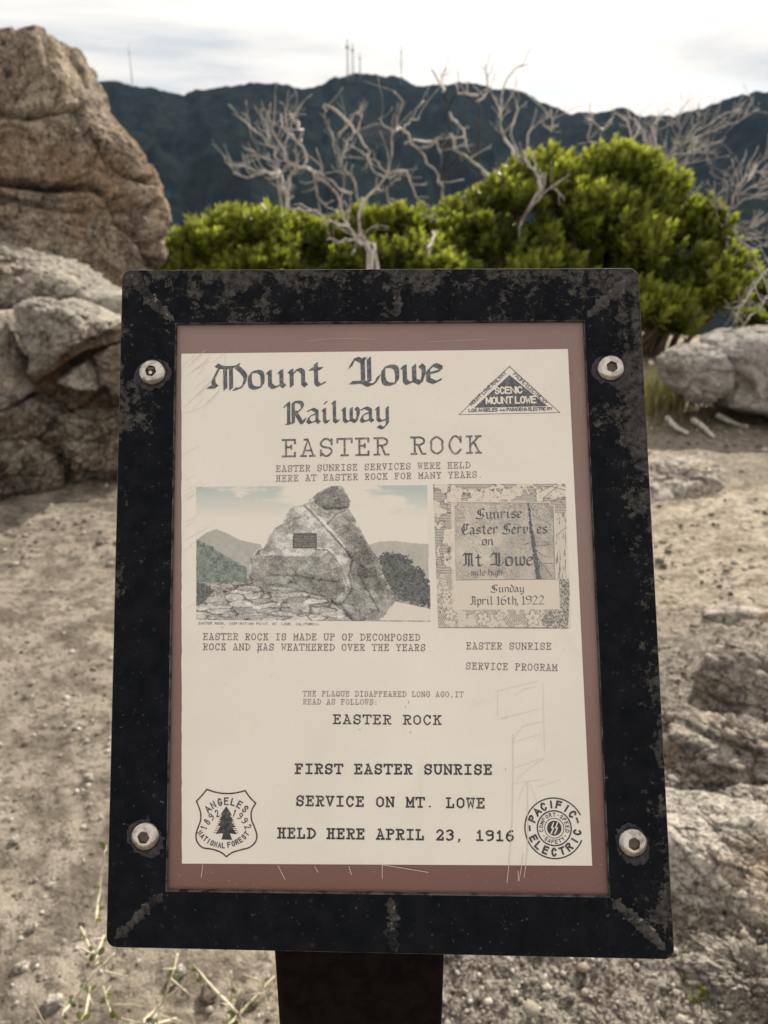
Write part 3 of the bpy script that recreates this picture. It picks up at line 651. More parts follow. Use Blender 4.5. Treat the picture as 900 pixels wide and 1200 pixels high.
dead([Z4((310, 400), (350, 340), (355, 300), (320, 260), (330, 190), (375, 150), (300, 95)), Z4((300, 260), (265, 200), (260, 150), (270, 70), (325, 25)), Z4((320, 390), (360, 340), (425, 290)), Z4((310, 270), (285, 200), (300, 140), (290, 110)), Z4((360, 175), (385, 190), (380, 140)), Z4((305, 450), (318, 390)), Z4((262, 150), (235, 100), (215, 95))],
     7.9, .022, 'dead shrub whose tall twig breaks the skyline above the big green shrub', 53, root_px=(612, 330), twigs=3)
dead([Z4((490, 350), (510, 270), (500, 200), (535, 150)), Z4((505, 215), (470, 215), (480, 150)), Z4((545, 420), (550, 300), (575, 200), (545, 150)), Z4((575, 220), (590, 180), (570, 150)), Z4((500, 190), (480, 165), (465, 160))],
     8.6, .02, 'dead grey stems sticking out of the top of the big green shrub', 59, root_px=(700, 330), twigs=3)
dead([Z4((600, 360), (620, 300), (650, 260), (700, 220), (760, 170), (830, 140)), Z4((650, 260), (720, 235), (790, 215)), Z4((640, 270), (600, 200), (570, 150)), Z4((640, 260), (630, 180), (650, 150)), Z4((700, 215), (730, 175), (735, 150)), Z4((620, 300), (700, 270), (760, 265)), Z4((700, 220), (800, 180), (880, 140)), Z4((660, 330), (690, 320), (720, 345)), Z4((610, 310), (610, 230), (590, 190)), Z4((640, 290), (700, 245), (780, 250)), Z4((670, 240), (690, 190), (680, 150))],
     9.0, .017, 'wide fine twigged dead shrub at the right beyond the green shrub', 61, root_px=(765, 350), twigs=9)
dead([Z4((800, 420), (815, 350), (850, 300), (895, 255), (940, 230)), Z4((820, 345), (860, 330), (900, 310)), Z4((810, 380), (860, 350), (915, 335)), Z4((810, 420), (860, 420), (900, 400)), Z4((800, 440), (850, 470), (900, 465)), Z4((830, 330), (810, 310), (800, 315)), Z4((850, 310), (880, 290), (930, 290)), Z4((800, 400), (780, 360), (790, 330))],
     7.8, .017, 'drooping fine twigged dead shrub at the right edge above the grey boulder', 67, root_px=(870, 400), twigs=10)
dead([[(905, 320), (878, 345), (858, 372)], [(900, 330), (870, 352), (850, 380)], [(905, 350), (880, 370), (868, 385)]], 6.6, .012, 'few dead grey sticks slanting over the grey boulder at the right edge', 71, root_px=(920, 420), twigs=4)

# fallen sticks and dry tuft in front of the right boulders
def sticks():
    rg = np.random.default_rng(5)
    for i, ((a, b), (c, d), lb) in enumerate([((782, 490), (806, 508), 'thick pale fallen stick on the sand left of the grey boulder'), ((812, 492), (836, 512), 'pale fallen stick below the small grey boulder'), ((775, 470), (800, 462), 'thin fallen stick at the foot of the dry tuft'), ((840, 486), (876, 500), 'fallen twig in the shade of the large grey boulder')]):
        p, q = on_ground(a, b, .06), on_ground(c, d, .03)
        pts = catmull([p, (p+q)/2+rg.normal(0, .02, 3), q], 5); o_ = np.array(p)
        V, F = tube([([x-o_ for x in pts], np.linspace(.022, .012, len(pts)))], 6); o = mesh_np('stick', V, F, M['bark_dead']); o.location = o_
        tag(o, lb, 'stick', 'fallen sticks by the right boulders')
sticks()
def tuft(px, py, n, h, spread, label, seed, col='leaf_dry'):
    rg = np.random.default_rng(seed); g = on_ground(px, py, 0); V = []; F = []; T = []
    for i in range(n):
        b = rg.normal(0, spread, 2); a = rg.uniform(0, 6.28); l = h*rg.uniform(.5, 1.2); w = .003+.003*rg.random(); le = rg.uniform(.1, .7)
        s = np.array([-math.sin(a), math.cos(a), 0])*w; o = np.array([b[0], b[1], 0]); dr = np.array([math.cos(a), math.sin(a), 0])
        k = len(V)
        for t_ in (0, .4, .75, 1.0):
            c = o+np.array([0, 0, 1])*l*t_*(1-.3*le*t_)+dr*l*le*t_*t_; V += [c-s*(1-t_*.85), c+s*(1-t_*.85)]
        F += [[k, k+1, k+3, k+2], [k+2, k+3, k+5, k+4], [k+4, k+5, k+7, k+6]]; T += [rg.random()]*3
    o = mesh_np('dry_tuft', V, F, M[col]); o.location = (g[0], g[1], gz1(g[0], g[1])-.01); attr(o, 'tint', T, 'FACE'); tag(o, label, 'dry plant', kind='stuff')
tuft(765, 478, 700, .34, .16, 'dry brown tuft of dead stalks between the frame and the small grey boulder', 3)
tuft(790, 500, 260, .12, .18, 'low matted dry litter on the sand below the small grey boulder', 4)
tuft(818, 1160, 60, .03, .012, 'tiny yellow green tuft growing from the granite in the lower right', 6, 'leaf')
tuft(845, 1150, 40, .025, .010, 'tiniest green sprig right of the yellow green tuft on the granite', 7, 'leaf')
tuft(300, 470, 500, .6, .3, 'brown dry bush showing between the low shrub and the mountain', 9)

# ------------------------------------------------------------------ thorny stems in front, lower left
def Z6(*p): return [(u/2.647, 980+v/2.647) for u, v in p]
def thorny(lines, thorns, Y, r0, root_px, label, seed, nleaf):
    rg = np.random.default_rng(seed); b = on_ground(root_px[0], root_px[1], 0); off = np.array([b[0], b[1], gz1(b[0], b[1])])
    root = empty('thorny_shrub', off); tag(root, label, 'thorny shrub', 'thorny shrubs at the foot of the sign'); allp = []
    for line in lines:
        n = len(line); dY = rg.uniform(-.05, .05); pts = [at_y(px, py, Y+dY+rg.normal(0, .008)+.03*i) for i, (px, py) in enumerate(line[::-1])]
        if line[0][1] > 1180 or line[-1][1] > 1180:
            p0 = pts[0]; g = np.array([p0[0]*.7+off[0]*.3, p0[1]+.12, off[2]]); pts = [g]+pts
        sp = catmull(pts, 5); allp.append(sp); rad = np.linspace(r0, r0*.55, len(sp))*(1+.12*rg.normal(size=len(sp)))
        V, F = tube([([p-off for p in sp], rad)], 7); st = mesh_np('stem', V, F, M['bark_pale'], root)
        th = []
        for k in range(max(2, len(sp)//5)):
            i = rg.integers(1, len(sp)-1); q = rg.normal(size=3); q[1] -= .3; q /= np.linalg.norm(q); l = rg.uniform(.012, .032)
            th.append(([sp[i]-off, sp[i]+q*l-off], [r0*.5, .0002]))
        V, F = tube(th, 5); mesh_np('thorn', V, F, M['bark_pale'], st)
    for t_ in thorns:
        p, q = [at_y(px, py, Y) for px, py in t_]; V, F = tube([([p-off, (p+q)/2-off, q-off], [r0*.55, r0*.38, .0003])], 6); mesh_np('thorn', V, F, M['bark_pale'], root)
    V = []; F = []; T = []; made = 0
    for k in range(nleaf):
        sp = allp[rg.integers(len(allp))]; i = rg.integers(1, len(sp)); c = sp[i]
        for j in range(rg.integers(1, 4)):
            d = rg.normal(size=3); d /= np.linalg.norm(d); s = np.cross(d, rg.normal(size=3)); s /= np.linalg.norm(s); nn = np.cross(d, s); l = rg.uniform(.008, .015); w = l*.33
            V = []; prof_ = [(0, 0), (.2, .6), (.5, 1), (.8, .75), (1, 0)]
            V = [c-off]+[c-off+d*(.002+l*a_)+s*w*e_*sg+nn*w*.3*e_ for sg in (1, -1) for a_, e_ in prof_[1:4]]+[c-off+d*(.002+l), c-off+d*(.002+l*.5)]
            F = [[0, 1, 2, 8], [8, 2, 3, 7], [0, 8, 5, 4], [8, 7, 6, 5]]
            if made >= 120: break
            o = mesh_np('leaf', V, F, M['leaf_small'], root); attr(o, 'tint', [rg.random()]*4, 'FACE'); made += 1
thorny([Z6((325, 45), (305, 180), (297, 280)), Z6((355, 362), (290, 430), (230, 510), (195, 575)), Z6((322, 310), (303, 365), (297, 402)), Z6((250, 280), (280, 350), (290, 362)), Z6((280, 470), (265, 550), (255, 590)), Z6((320, 465), (340, 540), (370, 590))],
       [Z6((325, 420), (400, 435)), Z6((285, 365), (225, 332)), Z6((140, 590), (105, 515)), Z6((300, 400), (355, 360))], .86, .0030, (100, 1230), 'thorny pale stemmed shrub left of the lower frame corner with tiny green leaves', 3, 34)
thorny([Z6((615, 415), (560, 465), (490, 530), (440, 590)), Z6((550, 365), (535, 430), (500, 530), (478, 590)), Z6((850, 435), (790, 500), (740, 555), (700, 610)), Z6((615, 415), (660, 470), (740, 555)), Z6((715, 420), (720, 500), (700, 590))],
       [Z6((530, 442), (615, 515)), Z6((800, 445), (745, 425)), Z6((375, 565), (450, 580)), Z6((500, 558), (572, 575)), Z6((545, 412), (492, 412)), Z6((350, 523), (430, 522)), Z6((620, 425), (600, 395)), Z6((820, 488), (770, 492))], .92, .0031, (215, 1250), 'thorny pale twigs crossing in front of the sand left of the post', 4, 26)

# ================================================================== THE SIGN
SR = np.array([[0.99957735, -0.00809027, -0.02792267], [0.01115638, 0.99370609, 0.11146188], [0.02684517, -0.11172629, 0.99337635]])
ST = np.array([-0.00253451, -0.04735603, -0.44208249])
def S(px, py, dz=0.0):
    """photo measurement -> metres on the face of the sign (origin at the middle of the sheet)"""
    d = np.array([(px-450)/FPX, (600-py)/FPX, -1.]); n = SR[:, 2]; o = ST+n*dz
    s = (o@n)/(d@n); q = d*s-ST
    return np.array([q@SR[:, 0], q@SR[:, 1]])
CW = np.stack([RGT, UPV, -FWD], 1)          # camera axes in the world
A = CW@SR; O = CPOS+CW@ST
PLANE = Matrix([[*A[0], O[0]], [*A[1], O[1]], [*A[2], O[2]], [0, 0, 0, 1]])
post_x = float((PLANE@Vector((-0.012, -0.17, 0)))[0]); 
base = Vector((post_x, float(O[1])+0.03, 0)); base.z = gz1(base.x, base.y)
sign = empty('information_sign', base)
tag(sign, 'black steel framed information sign with faded paper about a railway and a rock', 'sign')
BASEI = Matrix.Translation(base).inverted()
def part(name, V, F, material, parent=None, smooth=False, label=None, kind=None):
    o = mesh_np(name, V, F, material, None, smooth)
    if parent is None: o.parent = sign; o.matrix_local = BASEI@PLANE
    else: o.parent = parent
    if label: o['label'] = label
    if kind: o['kind'] = kind
    return o

# --- materials of the sign
m = NT('black_frame_paint')
sp = m.n('ShaderNodeSeparateXYZ', {0: m.tc}); Yc = sp.outputs[1]; Xc = sp.outputs[0]
topw = m.n('ShaderNodeMapRange', {0: Yc, 1: -0.16, 2: 0.19, 3: -0.085, 4: 0.025}).outputs[0]
topw = m.math('ADD', topw, m.n('ShaderNodeMapRange', {0: Yc, 1: 0.168, 2: 0.184, 3: 0.0, 4: 0.06}).outputs[0])
topw = m.math('ADD', topw, m.n('ShaderNodeMapRange', {0: Xc, 1: -0.146, 2: -0.138, 3: 0.05, 4: 0.0}).outputs[0])
rightw = m.n('ShaderNodeMapRange', {0: Xc, 1: 0.124, 2: 0.150, 3: -0.012, 4: 0.125}).outputs[0]
n1 = m.noise(105, 10, 0.82, 0.25); n2 = m.noise(260, 6, 0.75); n3 = m.noise(16, 4, 0.6)
w = m.math('ADD', m.math('ADD', m.math('ADD', m.math('MULTIPLY', n1, .62), m.math('MULTIPLY', n3, .38)), topw), m.math('ADD', rightw, m.math('MULTIPLY', n2, 0.12)))
worn = m.ramp(w, (0.608, 0), (0.626, 1))
chips = m.ramp(m.math('ADD', m.voro(150), m.math('MULTIPLY', n3, .5)), (0.36, 1), (0.40, 0))
flecks = m.ramp(m.noise(420, 3, .6), (0.68, 0), (0.72, 1))
paint = m.mix(m.ramp(m.noise(90, 6, .7), (.35, 0), (.7, 1)), (0.0032, 0.0042, 0.0062), (0.0085, 0.0095, 0.0125))
wornc = m.mix(m.ramp(n2, (0.4, 0), (0.62, 1)), (0.020, 0.0195, 0.020), (0.070, 0.064, 0.059))
c = m.mix(worn, paint, wornc); c = m.mix(m.math('MULTIPLY', flecks, .5), c, (0.13, 0.125, 0.11))
c = m.mix(m.math('MULTIPLY', chips, .25), c, (0.05, 0.048, 0.044))
nz_ = m.n('ShaderNodeSeparateXYZ', {0: m.n('ShaderNodeTexCoord').outputs['Normal']}).outputs[2]
edge = m.math('MULTIPLY', m.ramp(nz_, (0.80, 1), (0.95, 0)), m.ramp(m.noise(120, 5, .7), (0.40, .15), (0.55, 1)))
c = m.mix(edge, c, (0.10, 0.092, 0.085))
h = m.math('ADD', m.math('MULTIPLY', worn, -.5), m.math('MULTIPLY', n2, .35))
M['frame'] = m.bsdf(col=c, rough=m.mix(worn, (.5, .5, .5), (.72, .72, .72)), nrm=m.bump(h, .5, .0006), spec=.045)
m = NT('weld_metal'); n = m.noise(240, 5, .7); n_ = m.noise(70, 5, .7)
c = m.mix(m.ramp(n_, (.42, 0), (.58, 1)), (0.010, 0.010, 0.012), (0.060, 0.054, 0.050)); c = m.mix(m.ramp(n, (.58, 0), (.64, .9)), c, (.20, .185, .165))
M['weld'] = m.bsdf(col=c, rough=.6, nrm=m.bump(n, .7, .0008), spec=.15)
m = NT('brown_board')
n1 = m.noise(12, 5, .6); n2 = m.noise(500, 3, .7)
low = m.n('ShaderNodeMapRange', {0: m.math('ADD', m.n('ShaderNodeSeparateXYZ', {0: m.tc}).outputs[1], m.math('MULTIPLY', n1, .05)), 1: -0.15, 2: 0.06, 3: 1.0, 4: 0.0}).outputs[0]  # paler upper board: sky reflection put into the colour, fading towards the bottom
c = m.mix(m.ramp(n1, (.35, 0), (.65, 1)), (0.195, 0.120, 0.108), (0.225, 0.142, 0.126)); c = m.mix(m.math('MULTIPLY', low, .9), c, (0.120, 0.040, 0.028))
c = m.mix(m.ramp(n2, (.66, 0), (.72, .5)), c, (.36, .30, .26)); c = m.mix(m.ramp(m.noise(45, 6, .75, 1.0), (.66, 0), (.69, .75)), c, (.045, .035, .028))
M['board'] = m.bsdf(col=c, rough=.45, nrm=m.bump(n2, .25, .0003), spec=.4, coat=.35, coatr=.28)
m = NT('aged_paper')
n1 = m.noise(9, 5, .6, .5); n2 = m.noise(900, 3, .8); n3 = m.noise(60, 6, .7, .6)
c = m.mix(m.ramp(n1, (.35, 0), (.65, 1)), (0.68, 0.63, 0.565), (0.745, 0.695, 0.63))
c = m.mix(m.ramp(n2, (.38, .10), (.60, 0)), c, (.42, .36, .30))
c = m.mix(m.ramp(m.noise(26, 7, .72, 1.2, m.vec((1, .45, 1), (.7, .1, 0))), (.60, 0), (.72, .30)), c, (.50, .45, .38))
c = m.mix(m.ramp(n3, (.66, 0), (.74, .45)), c, (.40, .34, .27)); c = m.mix(m.ramp(m.noise(160, 4, .7, 0, m.vec((1, .6, 1), (.3, .2, 0))), (.70, 0), (.73, .65)), c, (.16, .14, .12))
M['paper'] = m.bsdf(col=c, rough=.5, nrm=m.bump(m.noise(14, 3, .5), .25, .002), spec=.35, coat=.3, coatr=.22)
def ink(name, col, fade=.35):
    m = NT(name); n = m.noise(420, 4, .7); n2 = m.noise(60, 4, .6)
    f = m.math('ADD', m.ramp(n, (.46, 0), (.66, fade)), m.ramp(n2, (.55, 0), (.75, fade*.7)))
    return m.bsdf(col=m.mix(f, col, (.68, .61, .53)), rough=.5, spec=.3, coat=.3, coatr=.22)
M['ink_slate'] = ink('slate_ink', (0.062, 0.075, 0.088), .18)
M['ink_grey'] = ink('grey_ink', (0.085, 0.088, 0.092), .40)
M['ink_faint'] = ink('faint_ink', (0.13, 0.13, 0.13), .42)
M['ink_black'] = ink('black_ink', (0.013, 0.015, 0.021), .12)
M['ink_blank'] = ink('bare_paper_in_print', (0.72, 0.65, 0.57), .1)
m = NT('scratch'); M['scratch'] = m.bsdf(col=(.62, .50, .42), rough=.6)
m = NT('scratch_dark'); M['scratch_dark'] = m.bsdf(col=(.50, .43, .355), rough=.6)
def printmat():
    m = NT('halftone_print'); a = m.attr('ink'); n = m.noise(800, 2, .8)
    col = m.n('ShaderNodeAttribute', attribute_name='shade').outputs[0]
    return m.bsdf(col=m.mix(m.ramp(n, (.35, .18), (.6, 0)), col, (.66, .6, .52)), rough=.5, spec=.3, coat=.3, coatr=.22)
M['print'] = printmat()
m = NT('stainless_steel'); n = m.noise(300, 4, .6, 0, m.vec((1, .25, 1)))
M['steel'] = m.bsdf(col=m.mix(m.ramp(m.noise(160, 5, .7), (.45, 0), (.7, 1)), (.50, .465, .43), (.16, .14, .125)), rough=m.mix(m.ramp(n, (.3, 0), (.7, 1)), (.16, .16, .16), (.34, .34, .34)), metal=1.0, nrm=m.bump(n, .15, .0003))
m = NT('socket_dirt'); M['shade_and_dirt'] = m.bsdf(col=m.mix(m.noise(900, 3), (.03, .026, .022), (.22, .18, .14)), rough=.8, metal=.3)
m = NT('post_paint'); n = m.noise(80, 6, .7)
M['post'] = m.bsdf(col=m.mix(m.ramp(n, (.4, 0), (.7, 1)), (0.004, 0.003, 0.003), (0.013, 0.007, 0.006)), rough=.7, nrm=m.bump(n, .3, .0006), spec=.03)

# --- frame
FZ = 0.003; FD = -0.020
oc = [S(143, 316, FZ), S(748.3, 313.8, FZ), S(791, 1125, FZ), S(124, 1110.5, FZ)]
ic = [S(206, 379, FZ), S(684.3, 375.5, FZ), S(714.5, 1051, FZ), S(194.8, 1044, FZ)]
def corner_arc(i, r=.0055, n=6):
    p = oc[i]; a = oc[i-1]-p; b = oc[(i+1) % 4]-p; a /= np.linalg.norm(a); b /= np.linalg.norm(b)
    pts = []; c = p+(a+b)*r
    for k in range(2*n+1):
        th = k/(2*n)*math.pi/2; pts.append(c-a*r*math.sin(th)-b*r*math.cos(th))
    return pts        # from the a side round to the b side
for i in range(4):    # bar i runs from corner i to corner i+1
    j = (i+1) % 4; a1 = corner_arc(i); a2 = corner_arc(j)
    def order(pts, start):  # make sure the arc is walked towards `start`
        return pts
    h1 = a1[6:] if np.linalg.norm(a1[-1]-oc[j]) < np.linalg.norm(a1[0]-oc[j]) else a1[:7][::-1]
    h2 = a2[:7] if np.linalg.norm(a2[0]-oc[i]) < np.linalg.norm(a2[-1]-oc[i]) else a2[6:][::-1]
    poly = [ic[i]]+h1+h2+[ic[j]]
    bm = bmesh.new(); top = [bm.verts.new((p[0], p[1], FZ)) for p in poly]; bot = [bm.verts.new((p[0], p[1], FD)) for p in poly]
    bm.faces.new(top[::-1]) ; bm.faces.new(bot)
    n = len(poly)
    for k in range(n): bm.faces.new([top[k], top[(k+1) % n], bot[(k+1) % n], bot[k]])
    bmesh.ops.recalc_face_normals(bm, faces=bm.faces)
    es = [e for e in bm.edges if all(abs(v.co.z-FZ) < 1e-6 for v in e.verts)]
    mit = {tuple(sorted((0, 1))), tuple(sorted((n-1, n-2)))}
    es2 = []
    for e in es:
        ids = tuple(sorted((top.index(e.verts[0]), top.index(e.verts[1]))))
        if ids in mit: continue
        es2.append(e)
    bmesh.ops.bevel(bm, geom=es2, offset=.0008, segments=3, affect='EDGES', profile=.5)
    me = bpy.data.meshes.new('frame_bar'); bm.to_mesh(me); bm.free(); me.materials.append(M['frame'])
    o = bpy.data.objects.new('frame_bar', me); C.objects.link(o); o.parent = sign; o.matrix_local = BASEI@PLANE
    tag(o, ['top bar with the most worn paint', 'right bar speckled with worn paint', 'bottom bar, deepest black', 'left bar of the frame'][i])
# weld beads
def bead(pts, width, height, seed, label=None):
    rg = np.random.default_rng(seed); sp = catmull([np.array(p) for p in pts], 14); n = len(sp); V = []; F = []; K = 9
    for i, p in enumerate(sp):
        t_ = sp[min(i+1, n-1)]-sp[max(i-1, 0)]; t_ /= np.linalg.norm(t_); s = np.array([-t_[1], t_[0]])
        e = min(1, 6*i/n+.15, 6*(n-1-i)/n+.15); w_ = width*e*(1+.35*vnoise(np.array([[i*.35, seed, 0.]]), seed)[0])
        for k in range(K):
            u = k/(K-1)*2-1; q = p+s*w_*u*(1+.15*rg.normal())
            V.append((q[0], q[1], FZ-.0002+height*e*max(0, 1-u*u)*(.8+.45*math.sin(i*1.3+2*abs(u)))+rg.normal()*height*.10))
    for i in range(n-1):
        for k in range(K-1): F.append([i*K+k, i*K+k+1, (i+1)*K+k+1, (i+1)*K+k])
    part('weld_bead', V, F, M['weld'], smooth=True, label=label)
bead([S(150, 322, FZ), S(166, 337, FZ), S(180, 355, FZ), S(204, 376, FZ)], .0032, 0.0017, 1, 'weld across the upper left mitre')
bead([S(740, 322, FZ), S(722, 340, FZ), S(705, 356, FZ), S(688, 372, FZ)], .0030, 0.0017, 2, 'weld across the upper right mitre')
bead([S(716, 1053, FZ), S(735, 1070, FZ), S(760, 1092, FZ), S(780, 1114, FZ)], .0028, 0.0020, 3, 'weld across the lower right mitre')
bead([S(134, 1100, FZ), S(152, 1085, FZ), S(170, 1066, FZ), S(192, 1047, FZ)], .0028, 0.0015, 4, 'weld across the lower left mitre')
bead([S(467, 318, FZ), S(464, 335, FZ), S(466, 355, FZ), S(464, 372, FZ)], .0030, 0.0014, 5, 'vertical weld in the middle of the top bar')
bead([S(457, 1052, FZ), S(461, 1075, FZ), S(459, 1095, FZ), S(464, 1116, FZ)], .0032, 0.0017, 6, 'vertical weld in the middle of the bottom bar')

# --- ribbons and lettering
class Ink:
    def __init__(s): s.V = []; s.F = []; s.k = 0
    def z(s): s.k += 1; return 0.00012+(s.k % 9)*0.000006
    def strip(s, L, Rr_):
        z = s.z(); b = len(s.V)
        for l, r in zip(L, Rr_): s.V += [(l[0], l[1], z), (r[0], r[1], z)]
        for i in range(len(L)-1): s.F.append([b+2*i, b+2*i+1, b+2*i+3, b+2*i+2])
    def line(s, pts, w):
        P_ = [np.array(p, float) for p in pts]; n = len(P_)
        if n < 2: return
        closed = np.linalg.norm(P_[0]-P_[-1]) < 1e-9; L = []; Q = []
        D_ = [(b-a)/(np.linalg.norm(b-a)+1e-12) for a, b in zip(P_[:-1], P_[1:])]
        for i in range(n):
            if i == 0: d = (D_[-1]+D_[0]) if closed else D_[0]
            elif i == n-1: d = (D_[-1]+D_[0]) if closed else D_[-1]
            else: d = D_[i-1]+D_[i]
            dn = np.linalg.norm(d); d = d/dn if dn > 1e-6 else D_[min(i, n-2)]
            m_ = np.array([-d[1], d[0]]); ref = D_[min(i, n-2)]; c_ = max(.5, abs(m_@np.array([-ref[1], ref[0]])))
            p = P_[i]
            if not closed and i == 0: p = p-d*w*.35
            if not closed and i == n-1: p = p+d*w*.35
            L.append(p+m_*w/2/c_); Q.append(p-m_*w/2/c_)
        s.strip(L, Q)
    def nib(s, pts, v):
        for a, b in zip(pts[:-1], pts[1:]):
            a = np.array(a); b = np.array(b); d = b-a; cr = abs(d[0]*v[1]-d[1]*v[0])
            s.strip([a+v/2, b+v/2], [a-v/2, b-v/2])
            if cr < np.linalg.norm(d)*np.linalg.norm(v)*.3: s.line([a, b], np.linalg.norm(v)*.3)
    def poly(s, pts):
        z = s.z(); b = len(s.V); s.V += [(p[0], p[1], z) for p in pts]; s.F.append(list(range(b, b+len(pts))))
    def build(s, name, material, parent, label=None):
        # faces all towards the viewer
        V = s.V; F = []
        for f in s.F:
            a = sum(V[f[i]][0]*V[f[(i+1) % len(f)]][1]-V[f[(i+1) % len(f)]][0]*V[f[i]][1] for i in range(len(f)))
            F.append(f if a > 0 else f[::-1])
        return part(name, V, F, material, parent, False, label)
TYPE = {'A': '104970|0030|5080|2949|2363', 'B': '0050|0959|2029|2555|~59787655|~55747250', 'C': '~7759391613305072|7976', 'D': '0949|0040|2029|~497785847240', 'E': '0070|7072|0979|7977|2029|2555|5654', 'F': '0050|0979|7977|2029|2555|5654',
 'G': '~7759391613305072|7976|7274|5484', 'H': '2029|6069|2565|0030|0939|5080|5989', 'I': '1070|1979|4049', 'J': '3989|6963|~636150301213', 'K': '0939|0030|2029|5989|5080|2479|4670', 'L': '0070|7073|0949|2029', 'M': '1019|7079|194379|0030|5080|0919|7989',
 'N': '0030|0919|5989|1019|1970|7079', 'O': '@4977757240121517', 'P': '0959|2029|0040|~59787655|5525', 'Q': '@4977757240121517|~32516081', 'R': '0959|2029|0030|~59787655|5525|456080', 'S': '~77593917256472503012|7976|1013', 'T': '0989|0907|8987|4049|2060',
 'U': '0939|5989|1913|7973|~1321406173', 'V': '0939|5989|1940|4079', 'W': '0939|5989|1920466079', 'X': '0030|5080|0939|5989|1079|1970', 'Y': '0939|5989|1944|7944|4440|2060', 'Z': '1719|1979|7910|1070|7072',
 '1': '2749|4940|1070', '2': '~173959776510|1070|7072', '3': '~1839597745|~457461402011', '6': '~795927141230507274553514', '9': '~103061758796562514354574'[:0]+'~104063777958492725345475'[:0]+'~1030617587695938261434547'[:0]+'@4968665535273828|~68755130'}
TYPE['9'] = '@5978765535172849'[:16]+'|~76725020'; TYPE['9'] = '@49696655352627'[:14]+'|~68736120'; TYPE['9'] = '@4978775635152738'[:0]+'@497876553516 18|~76724020'; TYPE['0'] = TYPE['O']
SANS = {'A': '004980|2363', 'B': '0009|0959|~59786755|0555|~55747250|0050', 'C': '~7759391613305072', 'D': '0009|0949|~497785847240|0040', 'E': '0070|0979|0009|0565', 'F': '0979|0009|0565', 'G': '~7759391613305072|727444', 'H': '0009|7079|0575', 'I': '4049', 'J': '79726130 11',
 'K': '0009|0479|2670', 'L': '090070', 'M': '0009428980|4289', 'N': '00097079', 'O': '@4977757240121517', 'P': '0009|0959|~59786655|5505', 'R': '0009|0959|~59786655|5505|4570', 'S': '~77593917256472503012', 'T': '0989|4049', 'U': '0902|7972|~0221406172', 'V': '094089', 'W': '0920466089', 'Y': '0944|8944|4440', 'Z': '0979|7900|0070',
 '1': '2749|4940', '2': '~173959776510|1070', '8': '@4977662616 17|@46647240122435', '9': '@497876553516 18|~76735110', '-': '2565', 'X': '0079|0970', 'Q': '@4977757240121517|5270'}
SANS['M'] = '0009|0942|4289|8980'; SANS['8'] = '@4968664524262839'[:0]+'@49676545252739'[:0]+'@4977754535151718'[:0]+'@4967654525 27|@45736150201225'
BLACK = {'o': '@365551301115', 'u': '051611203051|45565160', 'n': '051610|14364655|555160', 'm': '051610|15364540|456675 7080', 't': '28213051|0646', 'w': '051611204146|416073 7566', 'e': '1354553614113051', 'a': '1536555160|5423112051', 'i': '0516112031|1829', 'l': '0819112031',
 'y': '0516112051|565a3c1b', 'r': '051610|14364655', 's': '5536151452513001', 'v': '0516112031535546', 'h': '081910|1436465551404a', 'd': '36151130515629', 'p': '05161c|14364655513011', 'g': '56361511305 1|565a3c1b', '-': '1343',
 'M': '~0819282111 00|3839|4940|495950? ', 'L': '~0618294859|4941|6961|~01214160819 3', 'R': '~071829|2920|4940|~4979876545|~5563 8092|1030', 'S': '~98793826447482602001|5852|3834', 'E': '~8869381613306082|3932|346475|6864', 'A': '~08294968|686070|3931 1001|2464',
 '1': '2749|4940|2060', '6': '~795927141230507274553514', '9': '@497876553516 18|~76735110', '2': '~173959776510|1080', ',': '20 1a'}
BLACK['M'] = '~071928|292101|~294849|4940|~496869|6961 70'; 
UNCIAL = dict(BLACK); UNCIAL['M'] = '~483624 2231|0131|~3958 98B9|6860|8880|~A8C6D4C1A090'
def gch(c):
    if c.isdigit(): return int(c)
    if c.islower(): return -(ord(c)-96)
    return ord(c)-55
def strokes(font, ch):
    s = font.get(ch)
    if s is None: return []
    out = []
    for st in s.split('|'):
        st = st.replace(' ', '').replace('?', ''); mode = ''
        if st[:1] in '~@': mode, st = st[0], st[1:]
        pts = [(gch(st[i]), gch(st[i+1])) for i in range(0, len(st)-1, 2)]
        if mode == '~': pts = catmull(pts, 5)
        elif mode == '@': pts = catmull(pts, 5, True)
        out.append([np.array(p, float) for p in pts])
    return out
def widths(font, ch):
    pts = [p for s in strokes(font, ch) for p in s]
    return (min(p[0] for p in pts), max(p[0] for p in pts)) if pts else (0, 3.0)
